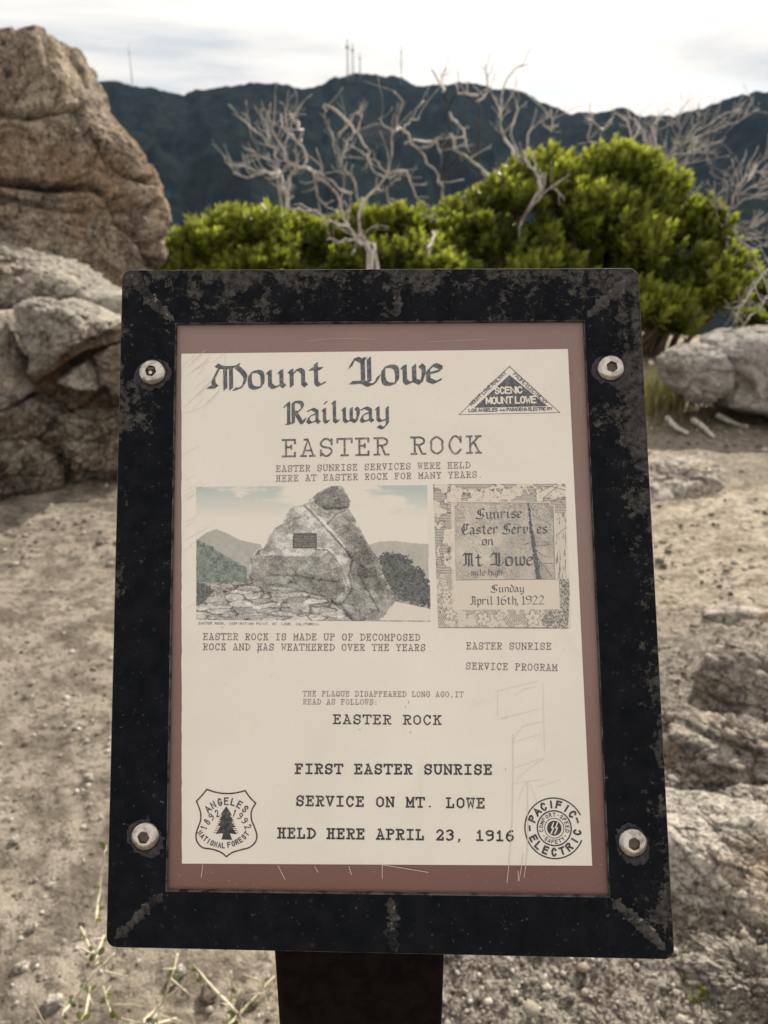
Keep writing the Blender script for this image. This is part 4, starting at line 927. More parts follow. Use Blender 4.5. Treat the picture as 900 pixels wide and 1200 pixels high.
def text_line(txt, p0, p1, cap, font, w, parent, material, name='text_line', label=None, mono=True, nib=0, ink_=None, gap=1.8, space=4.0):
    """p0,p1 photo points of the first and last letter's baseline ends; cap: capital height in photo units"""
    I = ink_ or Ink(); a, b = S(*p0), S(*p1); e = b-a; L = np.linalg.norm(e); e /= L; n = np.array([-e[1], e[0]])
    u = np.linalg.norm(S(p0[0], p0[1]-cap)-a)/9; ww = w*u*9; tk = (nib*.6/9 if nib else w); u *= (1-tk); a = a+n*tk*4.5*u
    if mono:
        adv = L/(len(txt)-1+.78); sx = adv*.78/8; pos = [i*adv for i in range(len(txt))]; offs = [0]*len(txt)
    else:
        x = 0; pos = []; offs = []
        for ch in txt:
            if ch == ' ': pos.append(x); offs.append(0); x += space; continue
            if ch in '.,': pos.append(x); offs.append(0); x += 1.0+gap; continue
            lo, hi = widths(font, ch); pos.append(x); offs.append(lo); x += hi-lo+gap
        sx = L/(x-gap); pos = [q*sx for q in pos]
    for ch, q, of in zip(txt, pos, offs):
        def T(p): return a+e*(q+(p[0]-of)*sx)+n*p[1]*u
        if ch in '.,:':
            cx_ = 3.5 if mono else .5; d = 1.6 if mono else .9
            for y_ in ((.5,) if ch != ':' else (.5, 5)):
                I.poly([T((cx_-d*.7, y_-.6)), T((cx_+d*.7, y_-.6)), T((cx_+d*.7, y_+.6)), T((cx_-d*.7, y_+.6))])
            if ch == ',': I.line([T((cx_+.3, .2)), T((cx_-.9, -1.8))], ww*.8)
            continue
        for st in strokes(font, ch):
            P_ = [T(p) for p in st]
            if nib:
                th = R(38); v = (e*math.cos(th)+n*math.sin(th))*nib*u; I.nib(P_, v)
            else: I.line(P_, ww)
    if ink_ is None: return I.build(name, material, parent, label)
def text_arc(txt, c, rad, a0, a1, h, font, w, I, inward=False, sxk=1.0):
    """letters round a circle: centre c (plane), angles in degrees from +x; inward letters read along the bottom"""
    n = len(txt); 
    for i, ch in enumerate(txt):
        th = R(a0+(a1-a0)*(i/(n-1))); rd = np.array([math.cos(th), math.sin(th)])
        up = -rd if inward else rd; rt = np.array([up[1], -up[0]]); o = c+rd*rad; u = (h-w)/9
        if ch in '.,': I.line([o-up*h*.4, o-up*h*.35], w*1.4); continue
        for st in strokes(font, ch): I.line([o+rt*(p[0]-4)*u*sxk+up*(p[1]-4.5)*u for p in st], w)

# --- board and sheet
def slab(poly, z0, z1):
    n = len(poly); V = [(p[0], p[1], z1) for p in poly]+[(p[0], p[1], z0) for p in poly]
    F = [list(range(n))[::-1], list(range(n, 2*n))]+[[i, (i+1) % n, n+(i+1) % n, n+i] for i in range(n)]
    return V, F
def inset(poly, d):
    c = sum(poly)/len(poly); return [p+(c-p)/np.linalg.norm(c-p)*d for p in poly]
V, F = slab(inset(oc, .012), -.0062, -.00025); board = part('backing_board', V, F, M['board'])
pc = [S(212.5, 414.5), S(665.5, 409), S(694, 1014.5), S(213, 1012)]
# the sheet: a fine grid so that its edge can be slightly rough
nu, nv = 60, 80; V = []; 
for j in range(nv+1):
    for i in range(nu+1):
        u, v = i/nu, j/nv; p = (pc[0]*(1-u)+pc[1]*u)*(1-v)+(pc[3]*(1-u)+pc[2]*u)*v
        V.append([p[0], p[1], 0.0])
V = np.array(V); ed = fbm(V*260, 3, 3)*.00035
for k in range(len(V)):
    i, j = k % (nu+1), k//(nu+1)
    if i in (0,): V[k, 0] += ed[k]
F = [[j*(nu+1)+i, (j+1)*(nu+1)+i, (j+1)*(nu+1)+i+1, j*(nu+1)+i+1] for j in range(nv) for i in range(nu)]
paper = part('paper_sheet', V, F, M['paper'], label='aged cream paper sheet printed in grey and black')

# --- lines of text
tl = text_line; P = paper
tl('Mount', (244, 459), (381, 453), 33, UNCIAL, .1, P, M['ink_slate'], label='heading word Mount in old lettering', mono=False, nib=1.8, gap=1.5)
tl('Lowe', (411, 454), (517, 450), 36, UNCIAL, .1, P, M['ink_slate'], label='heading word Lowe in old lettering', mono=False, nib=1.8, gap=1.4)
tl('Railway', (333, 498), (454, 495), 28, UNCIAL, .1, P, M['ink_slate'], label='heading word Railway in old lettering', mono=False, nib=1.75, gap=1.3)
tl('EASTER ROCK', (331, 536), (564, 531.5), 21.5, TYPE, .105, P, M['ink_grey'], label='large title line EASTER ROCK')
tl('EASTER SUNRISE SERVICES WERE HELD', (323.5, 553.2), (551, 548.8), 7.8, TYPE, .115, P, M['ink_faint'], label='small line about the sunrise services')
tl('HERE AT EASTER ROCK FOR MANY YEARS.', (323.5, 564.6), (566, 559.8), 7.8, TYPE, .115, P, M['ink_faint'])
tl('EASTER ROCK, INSPIRATION POINT, MT. LOWE, CALIFORNIA.', (233, 731.8), (376, 733), 3.0, SANS, .17, P, M['ink_faint'], label='tiny caption under the rock picture')
tl('EASTER ROCK IS MADE UP OF DECOMPOSED', (238, 750), (492, 751), 8.2, TYPE, .115, P, M['ink_grey'])
tl('ROCK AND HAS WEATHERED OVER THE YEARS', (238, 762), (498.5, 763), 8.2, TYPE, .115, P, M['ink_grey'])
tl('EASTER SUNRISE', (546.5, 761), (646, 761.5), 8.4, TYPE, .11, P, M['ink_grey'])
tl('SERVICE PROGRAM', (546, 784.5), (653, 786.5), 8.4, TYPE, .11, P, M['ink_grey'])
tl('THE PLAQUE DISAPPEARED LONG AGO,IT', (355, 816), (543, 817), 6.6, TYPE, .11, P, M['ink_faint'])
tl('READ AS FOLLOWS:', (355, 825.5), (443, 826), 6.6, TYPE, .11, P, M['ink_faint'])
tl('EASTER ROCK', (390.5, 848.5), (517, 849.5), 11.6, TYPE, .14, P, M['ink_black'])
tl('FIRST EASTER SUNRISE', (346, 907), (576.5, 908), 12.6, TYPE, .17, P, M['ink_black'])
tl('SERVICE ON MT. LOWE', (347, 944.5), (568, 947.5), 12.8, TYPE, .165, P, M['ink_black'])
tl('HELD HERE APRIL 23, 1916', (325.5, 982.5), (602, 986), 13.2, TYPE, .17, P, M['ink_black'])

# --- triangular emblem
I = Ink(); t0, t1, t2 = (597, 429.5), (538, 486), (656, 483.5)
I.line([S(*t0), S(*t1), S(*t2), S(*t0)], .0004)
I.poly([S(597, 439.5), S(555.5, 478), S(641.5, 476)])
em = I.build('triangle_emblem', M['ink_slate'], paper, 'triangular railway emblem')
def up(o, dz): o.location.z += dz
I = Ink(); tl('SCENIC', (580.5, 462), (611.5, 461), 8.6, SANS, .19, None, None, mono=False, ink_=I, gap=2.2); tl('MOUNT LOWE', (570, 474), (628, 472.5), 9, SANS, .19, None, None, mono=False, ink_=I, gap=2.0, space=3)
o = I.build('text_line', M['ink_blank'], paper, 'pale words inside the triangular emblem'); up(o, .00012)
I = Ink(); tl('MOUNT LOWE RAILWAY', (553, 476), (594, 438), 4.9, SANS, .15, None, None, mono=False, ink_=I); tl('PACIFIC ELECTRIC RY.', (601, 439.5), (640, 475), 4.9, SANS, .15, None, None, mono=False, ink_=I)
tl('LOS ANGELES', (549.5, 483), (583, 482.3), 4.2, SANS, .2, None, None, mono=False, ink_=I); tl('AND', (585.5, 482), (592, 482), 2.6, SANS, .2, None, None, mono=False, ink_=I); tl('PASADENA ELECTRIC RY.', (594, 482), (648, 481), 4.2, SANS, .2, None, None, mono=False, ink_=I)
I.build('text_line', M['ink_slate'], paper, 'small words round the edge of the triangular emblem')
# --- shield
I = Ink()
def sh(pts): return [S(200+u/3.4615, 780+v/3.4615) for u, v in pts]
half = [(226, 775), (205, 758), (170, 745), (130, 738), (108, 715), (103, 685), (112, 655), (122, 625), (120, 590), (105, 550)]
left = catmull(sh(half), 5); right = catmull(sh([(345, 558), (328, 590), (328, 625), (340, 655), (350, 690), (342, 718), (318, 738), (285, 747), (250, 758), (226, 775)]), 5)
top = catmull(sh([(105, 550), (128, 525), (147, 502)]), 3)+catmull(sh([(147, 502), (185, 514), (225, 519), (265, 516), (302, 507)]), 5)[1:]+catmull(sh([(302, 507), (322, 535), (345, 558)]), 3)[1:]
I.line(left+top[1:]+right[1:], .00075)
cen = sh([(226, 640)])[0]
mm = lambda px: px*.4421/950*1.0   # photo unit in metres at the sheet
text_arc('ANGELES', cen+np.array([0, -.0030]), mm(31), 134, 46, mm(8.6), SANS, mm(1.5), I, sxk=.72)
text_arc('1892', sh([(222, 690)])[0], mm(26.5), 160, 112, mm(8.2), SANS, mm(1.1), I, sxk=.62); text_arc('1992', sh([(226, 690)])[0], mm(26.5), 70, 22, mm(8.2), SANS, mm(1.1), I, sxk=.62)
text_arc('NATIONAL', S(262.5, 955), mm(33.5), 216, 270, mm(6.4), SANS, mm(1.15), I, True, .62); text_arc('FOREST', S(262.5, 955), mm(33.5), 281, 322, mm(6.4), SANS, mm(1.15), I, True, .68)
I.build('forest_shield', M['ink_black'], paper, 'shield outline with lettering round a conifer')
I = Ink()
tree_l = [(226, 570), (205, 600), (214, 598), (198, 625), (208, 622), (192, 650), (203, 648), (184, 682), (212, 680), (218, 690), (206, 705), (250, 707), (236, 692), (238, 680), (268, 684), (250, 655), (262, 655), (243, 628), (254, 628), (236, 602), (246, 602)]
ctr = np.array(sh([(225, 640)])[0]); tp = sh(tree_l)
for a_, b_ in zip(tp, tp[1:]+tp[:1]): I.poly([ctr, a_, b_])
for k in range(9):
    y_ = 600+k*9; w_ = 16+k*3.4; I.line(sh([(225-w_-6, y_+6), (225, y_), (225+w_+6, y_+7)]), .00028)
I.build('conifer_mark', M['ink_black'], paper)
# --- roundel
I = Ink(); c0 = S(649.5, 970.5)
def circ(c, r, a0=0, a1=360, n=64): return [c+np.array([math.cos(R(a0+(a1-a0)*i/n)), math.sin(R(a0+(a1-a0)*i/n))])*r for i in range(n+1)]
def sq(c, r): return circ(c, r)
I.line(circ(c0, mm(33), 26, 336), mm(1.5)); I.line(circ(c0, mm(19), 0, 360), mm(1.5)); I.line(circ(c0, mm(10.8), 0, 360, 40), mm(.8))
text_arc('PACIFIC', c0, mm(26), 156, 36, mm(9.4), SANS, mm(2.1), I, sxk=.88); text_arc('ELECTRIC', c0, mm(26), 206, 350, mm(9.4), SANS, mm(2.1), I, True, .82)
text_arc('COMFORT-SPEED', c0, mm(14.8), 190, -12, mm(4.6), SANS, mm(.8), I, sxk=.8); text_arc('-SAFETY-', c0, mm(14.8), 215, 325, mm(4.6), SANS, mm(.8), I, True, .8)
I.line([c0+np.array([-mm(27.5), mm(-2.5)]), c0+np.array([-mm(27.8), mm(2.5)])], mm(2)); I.line([c0+np.array([mm(27), mm(6)]), c0+np.array([mm(25.5), mm(11)])], mm(2))
I.build('railway_roundel', M['ink_black'], paper, 'round railway emblem with lettering in two rings')
I = Ink(); I.poly(circ(c0, mm(8.2), 0, 359, 30)); I.build('roundel_centre', M['ink_black'], paper)
I = Ink()
for dx_ in (-mm(2.2), mm(2.2)): I.line([c0+np.array([dx_+mm(1.5), mm(6.0)]), c0+np.array([dx_-mm(.8), mm(.6)]), c0+np.array([dx_+mm(1.2), mm(.4)]), c0+np.array([dx_-mm(1.8), -mm(6)])], mm(1.3))
o = I.build('lightning_mark', M['ink_blank'], paper); up(o, .00012)

# --- printed pictures, drawn as fine coloured grids
LIGHT = np.array([.64, .555, .46])
def grid_print(name, corners, nx_, ny_, paint, label):
    a, b, c_, d = [np.array(S(*p)) for p in corners]
    U, Vv = np.meshgrid(np.linspace(0, 1, nx_+1), np.linspace(0, 1, ny_+1))
    Q = (a*(1-U)[..., None]+b*U[..., None])*(1-Vv)[..., None]+(d*(1-U)[..., None]+c_*U[..., None])*Vv[..., None]
    X = (corners[0][0]*(1-U)+corners[1][0]*U)*(1-Vv)+(corners[3][0]*(1-U)+corners[2][0]*U)*Vv
    Y_ = (corners[0][1]*(1-U)+corners[1][1]*U)*(1-Vv)+(corners[3][1]*(1-U)+corners[2][1]*U)*Vv
    col = paint(X, Y_)
    idx = np.arange((nx_+1)*(ny_+1)).reshape(ny_+1, nx_+1)
    F = np.stack([idx[:-1, :-1], idx[1:, :-1], idx[1:, 1:], idx[:-1, 1:]], -1).reshape(-1, 4)
    V = np.concatenate([Q, np.full(Q.shape[:2]+(1,), .00006)], -1).reshape(-1, 3)
    o = part(name, V, F, M['print'], paper, False, label)
    at = o.data.color_attributes.new('shade', 'FLOAT_COLOR', 'POINT')
    at.data.foreach_set('color', np.concatenate([col.reshape(-1, 3), np.ones((col.size//3, 1))], 1).astype(np.float32).ravel()); return o
def nz(X, Y, s, octv=4, seed=0, sy=1.0, gain=.55): return fbm(np.stack([X.ravel()*s, Y.ravel()*s*sy, X.ravel()*0+seed*1.7], 1), octv, seed, gain).reshape(X.shape)
def cells(X, Y, sx, sy, seed):
    a, b, h, v = worley(np.stack([X.ravel()/sx, Y.ravel()/sy, X.ravel()*0+.5], 1), seed); return (b-a).reshape(X.shape), h.reshape(X.shape)
def s2l(rgb): return (np.array(rgb)/255.)**2.2
def z5(*p): return [(200+u/2.8125, 550+v/2.8125) for u, v in p]
def paint_rock(X, Y):
    def blend(col, mask, new): return col*(1-mask[..., None])+new*mask[..., None]
    n1 = nz(X, Y, .03, 4, 1, 2.2); 
    cr = s2l((214, 208, 197)); te = s2l((168, 178, 174))
    tt = np.clip(1-(Y-570)/38, 0, 1)*smooth(-.15, .25, nz(X, Y, .022, 4, 2, 3)+.25*np.cos((X-250)/55.)); col = cr+(te-cr)*np.clip(tt*1.1, 0, 1)[..., None]
    # far peaks
    mA = inpoly(X, Y, z5((80, 240), (115, 212), (150, 198), (185, 212), (230, 235), (300, 250), (300, 420), (80, 420))).astype(float)
    col = blend(col, mA, s2l((158, 158, 150))+nz(X, Y, .2, 3, 3)[..., None]*.05)
    mB = inpoly(X, Y, z5((650, 252), (690, 240), (740, 238), (800, 246), (850, 248), (850, 420), (650, 420))).astype(float); col = blend(col, mB, s2l((166, 163, 153))+nz(X, Y, .15, 3, 4)[..., None]*.05)
    mC = inpoly(X+3*nz(X, Y, .5, 3, 5), Y+2*nz(X, Y, .4, 3, 6), z5((84, 232), (130, 255), (180, 285), (220, 310), (250, 325), (255, 380), (200, 400), (84, 400))).astype(float)
    tex = nz(X, Y, .9, 3, 6)*.5+nz(X, Y, .25, 3, 7)*.6; col = blend(col, mC, s2l((100, 112, 106))*(1+tex[..., None]*1.3))
    # foreground boulders
    mG = inpoly(X, Y, z5((84, 372), (860, 400), (860, 510), (84, 510))).astype(float)
    cell = nz(X, Y, .16, 3, 8, 2.2); crk = np.abs(cell) < .06+.05*nz(X, Y, .1, 2, 9)
    val = 150+60*nz(X, Y, .12, 3, 10, 1.7)+40*nz(X, Y, .9, 2, 11); val = np.where(crk, 62, val)
    gcol = (np.clip(val, 40, 215)[..., None]/255.)**2.2*np.array([.95, .92, .86]); col = blend(col, mG, gcol)
    sand = inpoly(X, Y, z5((700, 440), (745, 438), (860, 462), (860, 500), (690, 498))).astype(float); col = blend(col, sand, s2l((206, 200, 188))+nz(X, Y, .4, 3, 12)[..., None]*.03)
    # dark bush at right
    mD = inpoly(X+6*nz(X, Y, .4, 3, 13), Y+5*nz(X, Y, .45, 3, 14), z5((680, 290), (705, 278), (740, 276), (780, 290), (805, 320), (835, 335), (856, 385), (858, 460), (800, 440), (745, 425), (715, 380))).astype(float)
    v = 62+75*np.maximum(0, nz(X, Y, 1.1, 3, 15))+35*nz(X, Y, .2, 2, 16); col = blend(col, mD, (np.clip(v, 25, 200)[..., None]/255.)**2.2*np.array([.85, 1.0, 1.0]))
    mE = inpoly(X+2*nz(X, Y, .4, 2, 17), Y, z5((84, 370), (125, 385), (150, 410), (150, 450), (84, 450))).astype(float); col = blend(col, mE, (np.clip(75+60*nz(X, Y, .8, 3, 18), 30, 200)[..., None]/255.)**2.2*np.array([.85, 1, 1.]))
    # the rock
    wob = 1.3*nz(X, Y, .35, 3, 19)
    o_all = z5((210, 372), (255, 385), (262, 300), (285, 262), (310, 262), (320, 235), (345, 195), (370, 180), (385, 145), (405, 122), (440, 118), (470, 92), (495, 72), (530, 55), (565, 54), (580, 75), (594, 105), (588, 130), (600, 150), (625, 195), (650, 245), (680, 290), (700, 345), (735, 415), (738, 440), (700, 490), (600, 505), (560, 470), (380, 400), (270, 390))
    mR = inpoly(X+wob, Y+wob*.6, o_all).astype(float)
    u = (X-200)*2.8125; v = (Y-550)*2.8125
    lightn = 172+40*nz(X, Y, .07, 4, 20)+56*nz(X, Y, .75, 4, 21, .8, .75)
    for sx_, sy_, am, ck in ((26, 18, 36, 8), (9, 6, 34, 4)):
        dd_, hh_ = cells(X+4*nz(X, Y, .12, 3, 50), Y+4*nz(X, Y, .12, 3, 51), sx_, sy_, 52); lightn = lightn+am*(hh_-.5)*1.4-ck*np.exp(-(dd_/.07)**2)
    lightn -= 38*smooth(540, 660, u)*smooth(120, 240, v)            # the pinnacle's right face is printed darker
    for poly, dv in [(z5((470, 92), (530, 55), (565, 54), (594, 105), (575, 135), (510, 135), (475, 110)), -45), (z5((262, 300), (300, 265), (420, 265), (520, 275), (560, 330), (580, 400), (540, 430), (400, 395), (265, 385)), -46), (z5((290, 262), (420, 262), (520, 272), (500, 290), (300, 285)), 58),
                     (z5((330, 235), (385, 150), (440, 122), (500, 170), (560, 240), (590, 290), (540, 265), (400, 262)), 14), (z5((510, 180), (570, 150), (620, 200), (660, 280), (700, 400), (600, 400), (590, 300), (560, 220)), -30), (z5((210, 372), (260, 385), (420, 410), (560, 450), (560, 500), (400, 470), (220, 440)), 10)]:
        lightn += dv*inpoly(X+wob*1.5, Y+wob, poly)
    for pts, wd, dk in [(z5((440, 118), (480, 160), (530, 215), (580, 270), (600, 300), (590, 350), (600, 400), (570, 440)), 1.2, 80), (z5((515, 185), (545, 150), (575, 138)), 1.1, 70), (z5((262, 300), (300, 265), (400, 262), (520, 270), (560, 320), (590, 400)), 1.0, 55), (z5((330, 350), (420, 352), (480, 365), (560, 372)), 1.3, 60), (z5((265, 385), (350, 400), (440, 405), (530, 430), (560, 460)), 1.2, 75),
                        (z5((620, 345), (650, 400), (690, 470)), 1.1, 65), (z5((600, 350), (660, 355), (700, 345)), .9, 50), (z5((505, 130), (560, 128), (590, 125)), 1.2, 75), (z5((510, 440), (560, 445), (600, 500)), 2.2, 75), (z5((590, 290), (640, 330)), .9, 40), (z5((350, 195), (400, 170), (450, 150)), .8, 35)]:
        lightn -= dk*np.exp(-(seg_dist(X+wob, Y+wob, pts)/wd)**2)
    for pts, wd, dk in [(z5((450, 125), (490, 165), (540, 220), (570, 262)), 1.0, 45), (z5((380, 262), (520, 268), (555, 300)), 1.2, 45), (z5((430, 412), (520, 432)), 1.2, 35)]:
        lightn += dk*np.exp(-(seg_dist(X+wob-1.5, Y+wob+1.2, pts)/wd)**2)
    lightn -= 38*(nz(X, Y, 1.5, 2, 22) > .30)
    col = blend(col, mR, (np.clip(lightn, 38, 222)[..., None]/255.)**2.2*np.array([.94, .92, .86]))
    # foreground slabs
    sl = z5((84, 455), (120, 430), (150, 395), (200, 400), (210, 370), (260, 380), (330, 400), (420, 408), (520, 430), (560, 470), (600, 500), (84, 500))
    mS = inpoly(X+wob, Y+wob, sl).astype(float); dd_, hh_ = cells(X+3*nz(X, Y, .12, 3, 54), Y+2*nz(X, Y, .15, 3, 55), 24, 7, 56); d3_, h3_ = cells(X+5*nz(X, Y, .1, 3, 64), Y+3*nz(X, Y, .12, 3, 65), 9, 4, 66); v2 = 176+62*(hh_-.5)+40*(h3_-.5)-85*np.exp(-(dd_/.09)**2)*(nz(X, Y, .09, 2, 67) > -.25)-25*np.exp(-(d3_/.08)**2)+48*nz(X, Y, .8, 3, 24)
    col = blend(col, mS, (np.clip(v2, 45, 225)[..., None]/255.)**2.2*np.array([.95, .92, .86]))
    # plaque on the rock
    q0, q1 = z5((404, 212), (484, 263)); mP = ((X > q0[0]) & (X < q1[0]) & (Y > q0[1]) & (Y < q1[1])).astype(float); col = blend(col, mP, s2l((70, 72, 70))+0*col)
    inn = ((X > q0[0]+1.6) & (X < q1[0]-1.6) & (Y > q0[1]+1.6) & (Y < q1[1]-1.6)); rows = (np.sin((Y-q0[1])*2.1) > .2) & (nz(X, Y, 1.6, 2, 27) > -.1); col = blend(col, (inn & rows).astype(float), s2l((118, 116, 110))+0*col)
    ed = (mP > 0) & ~((X > q0[0]+.7) & (X < q1[0]-.7) & (Y > q0[1]+.7) & (Y < q1[1]-.7)); col = blend(col, ed.astype(float), s2l((52, 54, 54))+0*col)
    col = col*(1+nz(X, Y, 2.2, 1, 28)[..., None]*.05)
    return np.clip(col*1.02+.012, .01, .8)
grid_print('rock_photograph', [(230, 570.5), (500.5, 568.5), (505, 728.5), (230, 726.5)], 400, 236, paint_rock, 'faded grey and teal photograph of a great pointed rock with a plaque')
def z7(*p): return [(490+u/4.5, 550+v/4.5) for u, v in p]
def paint_prog(X, Y):
    u = (X-490)*4.5; v = (Y-550)*4.5; pap = s2l((212, 201, 187)); dk = s2l((66, 71, 78)); I_ = np.zeros(X.shape)
    # engraved sky: horizontal lines with billowing clouds left blank
    cl = nz(X, Y, .055, 4, 31, 1.1, .6); lines = np.clip(.42+.62*np.sin(Y*3.4+2.5*nz(X, Y, .05, 2, 32)), 0, .95)
    skym = (cl < .02) & (v < 340) | ((v > 340) & (v < 560) & (u < 190) & (cl < 0)); I_ = np.where(skym, lines, I_)
    edge = np.exp(-((cl-.03)/.035)**2)+.7*np.exp(-((np.abs(nz(X, Y, .13, 3, 33)))/.035)**2); I_ = np.maximum(I_, np.where(v < 560, .85*edge, 0))
    fl = nz(X, Y, .17, 3, 34); bot = (v > 560); leaf = np.exp(-(np.abs(fl)/.05)**2)*.95+.75*(fl < -.12)*(np.sin(X*2.6+Y*1.7) > -.1); I_ = np.where(bot, np.maximum(leaf, .1), I_)
    dense = bot & (u > 690-40*np.sin(v/30.)); I_ = np.where(dense, np.where(nz(X, Y, .85, 2, 35) > -.05, .9, .25), I_)
    for cx_, cy_, rr_ in ((345, 790, 30), (605, 785, 34), (170, 765, 26), (150, 660, 22), (135, 600, 18), (430, 775, 22)):      # blossoms
        a = np.arctan2(v-cy_, u-cx_); r_ = np.hypot(u-cx_, v-cy_); pet = rr_*(1+.28*np.cos(5*a+cx_)); I_ = np.where(r_ < pet, .06+.35*(r_ < rr_*.3), I_); I_ = np.maximum(I_, .75*np.exp(-((r_-pet)/3.2)**2))
    trunk = (u > 715) & (u < 800) & (v > 230) & (v < 580); I_ = np.where(trunk, .12+.6*(nz(X, Y, .9, 3, 36, .12) > .16), I_)
    I_ = np.where((u > 805-.04*v+20), 0, I_); I_ = np.where((u > 780) & (v < 560), 0, I_)
    # right branches on blank sky
    for pts in (z7((640, 120), (700, 90), (775, 110)), z7((690, 180), (740, 160), (778, 200)), z7((660, 160), (700, 120), (740, 85)), z7((740, 345), (760, 325), (782, 312))): I_ = np.maximum(I_, .85*np.exp(-(seg_dist(X, Y, pts)/.55)**2))
    # panel
    pan = inpoly(X, Y, z7((190, 195), (208, 195), (208, 178), (690, 180), (692, 198), (712, 198), (722, 583), (200, 587))); stip = .26+.34*nz(X, Y, .06, 3, 37)+.80*(nz(X, Y, .85, 2, 38, 1.6) > .10)*(.55+nz(X, Y, .05, 2, 39)); stip += .22*smooth(350, 560, u)
    I_ = np.where(pan, np.clip(stip, .08, .85)*.78, I_)
    out = z7((190, 195), (208, 195), (208, 178), (690, 180), (692, 198), (712, 198), (722, 583), (200, 587), (190, 195)); halo = seg_dist(X, Y, out)
    I_ = np.where((halo < 1.8) & ~pan, .05, I_); I_ = np.maximum(I_, .9*np.exp(-(halo/.5)**2))
    # dead tree in the panel
    tr = np.interp(v, [180, 250, 350, 450, 585], [582, 588, 602, 618, 635])+5*nz(X, Y, .3, 2, 57); wd_ = np.interp(v, [180, 350, 585], [5, 8, 15])*(1+.6*nz(X, Y, .6, 2, 58)); I_ = np.where(pan & (np.abs(u-tr) < wd_), .97, I_)
    for pts in (z7((608, 385), (575, 395), (545, 405)), z7((615, 390), (650, 380), (690, 398)), z7((612, 410), (660, 405), (705, 400)), z7((620, 430), (660, 460), (700, 470)), z7((612, 415), (585, 430), (565, 445)), z7((625, 480), (670, 520), (710, 575)), z7((590, 190), (640, 260), (705, 300)), z7((584, 200), (610, 250), (640, 268)), z7((630, 500), (680, 498), (712, 500)), z7((622, 450), (650, 500), (655, 560)), z7((620, 360), (650, 372), (680, 366))):
        I_ = np.maximum(I_, np.where(pan, .95*np.exp(-((seg_dist(X, Y, pts)+.5*nz(X, Y, .5, 2, 40))/.55)**2), 0))
    # white date panel
    dp = inpoly(X, Y, z7((190, 590), (742, 586), (748, 740), (195, 742))); I_ = np.where(dp & ~pan, .03, I_)
    st2 = inpoly(X, Y, z7((172, 160), (192, 160), (200, 590), (200, 740), (180, 740))); I_ = np.where(st2, I_*.3, I_)
    I_ = np.where((v > 832) & (u < 690), np.maximum(I_, .7), I_); lf = np.exp(-((X-507.8-.012*(Y-568))/.5)**2); I_ = np.maximum(I_, .7*lf)
    I_ = np.clip(I_+.05*nz(X, Y, 2, 1, 41), 0, 1); return pap*(1-I_)[..., None]*.97+dk*I_[..., None]
grid_print('program_print', [(507.5, 567.5), (662.5, 566.8), (669.5, 737), (513.5, 736)], 300, 330, paint_prog, 'engraved service program cover with clouds, blossoms and a bare tree')
PB = dict(mono=False)
def pl(txt, a, b, cap, nib, label=None):
    o = tl(txt, z7(a)[0], z7(b)[0], cap, BLACK, .1, P, M['ink_slate'], label=label, mono=False, nib=nib, gap=1.7); up(o, .00004)
pl('Sunrise', (305, 263), (545, 258), 12.5, 1.45, 'old lettering on the engraved program'); pl('Easter Services', (232, 345), (680, 340), 13, 1.45); pl('on', (340, 402), (395, 401), 11, 1.5); pl('Mt Lowe', (238, 515), (605, 510), 17, 1.6); pl('-mile high-', (265, 562), (455, 560), 8, 1.3)
pl('Sunday', (383, 650), (555, 648), 9.5, 1.35, 'weekday and date lettering on the program'); pl('April 16th, 1922', (277, 716), (665, 712), 10.5, 1.3)

# --- scratches on the face
def scratches(segs, w, mat_, name, dz=.0003):
    I = Ink()
    for s_ in segs:
        P_ = [S(*p) for p in s_]; I.line(catmull(P_, 3) if len(P_) > 2 else P_, w)
    o = I.build(name, mat_, board); tag(o, kind='stuff'); up(o, dz)
rg = np.random.default_rng(8)
sc = [[(238, 1013), (236, 1028)], [(326, 1014), (334, 1030)], [(369, 1015), (373, 1022)], [(409, 1015), (412, 1025)], [(448, 1012), (448, 1029)], [(448, 1013), (502, 1022)], [(613, 1000), (608, 1032), (607, 1020)], [(594, 1034), (600, 960), (601, 860)], [(614, 1028), (618, 990), (618, 920)]]
scratches(sc, .00028, M['scratch'], 'pale_scratch')
dk = [[(582, 810), (630, 798)], [(583, 843), (635, 830)], [(600, 870), (634, 860)], [(602, 900), (638, 888), (620, 900), (605, 914)], [(583, 810), (583, 840)], [(636, 800), (638, 880)], [(603, 815), (613, 808), (628, 805)], [(602, 918), (636, 913)], [(607, 938), (618, 917), (630, 942)], [(630, 922), (656, 914)], [(600, 870), (612, 852), (635, 846)], [(360, 400), (395, 397), (440, 398)], [(500, 401), (570, 398)]]
for i in range(16):
    x0, y0 = rg.uniform(214, 250), rg.uniform(418, 480); l = rg.uniform(10, 34); dk.append([(x0, y0), (x0+l*.75, y0-l*.7)])
for i in range(12):
    x0, y0 = rg.uniform(213, 222), rg.uniform(520, 720); l = rg.uniform(10, 45); dk.append([(x0, y0), (x0+l*.8, y0-l*.45)])
dk.append([(264, 414), (263, 440), (258, 455), (245, 472), (226, 482), (214, 485)])
scratches([d_ for d_ in dk], .00012, M['scratch_dark'], 'fine_scratch')
# faint writing scraped into the top bar
I = Ink()
tl('JAKE', (345, 362), (410, 362), 20, SANS, .05, None, None, mono=False, ink_=I); tl('OM', (478, 366), (530, 364), 20, SANS, .05, None, None, mono=False, ink_=I)
m = NT('scraped_paint'); M['scrape'] = m.bsdf(col=(.008, .010, .013), rough=.6, spec=.1)
o = I.build('scraped_letters', M['scrape'], board); up(o, FZ+.0004); tag(o, kind='stuff')

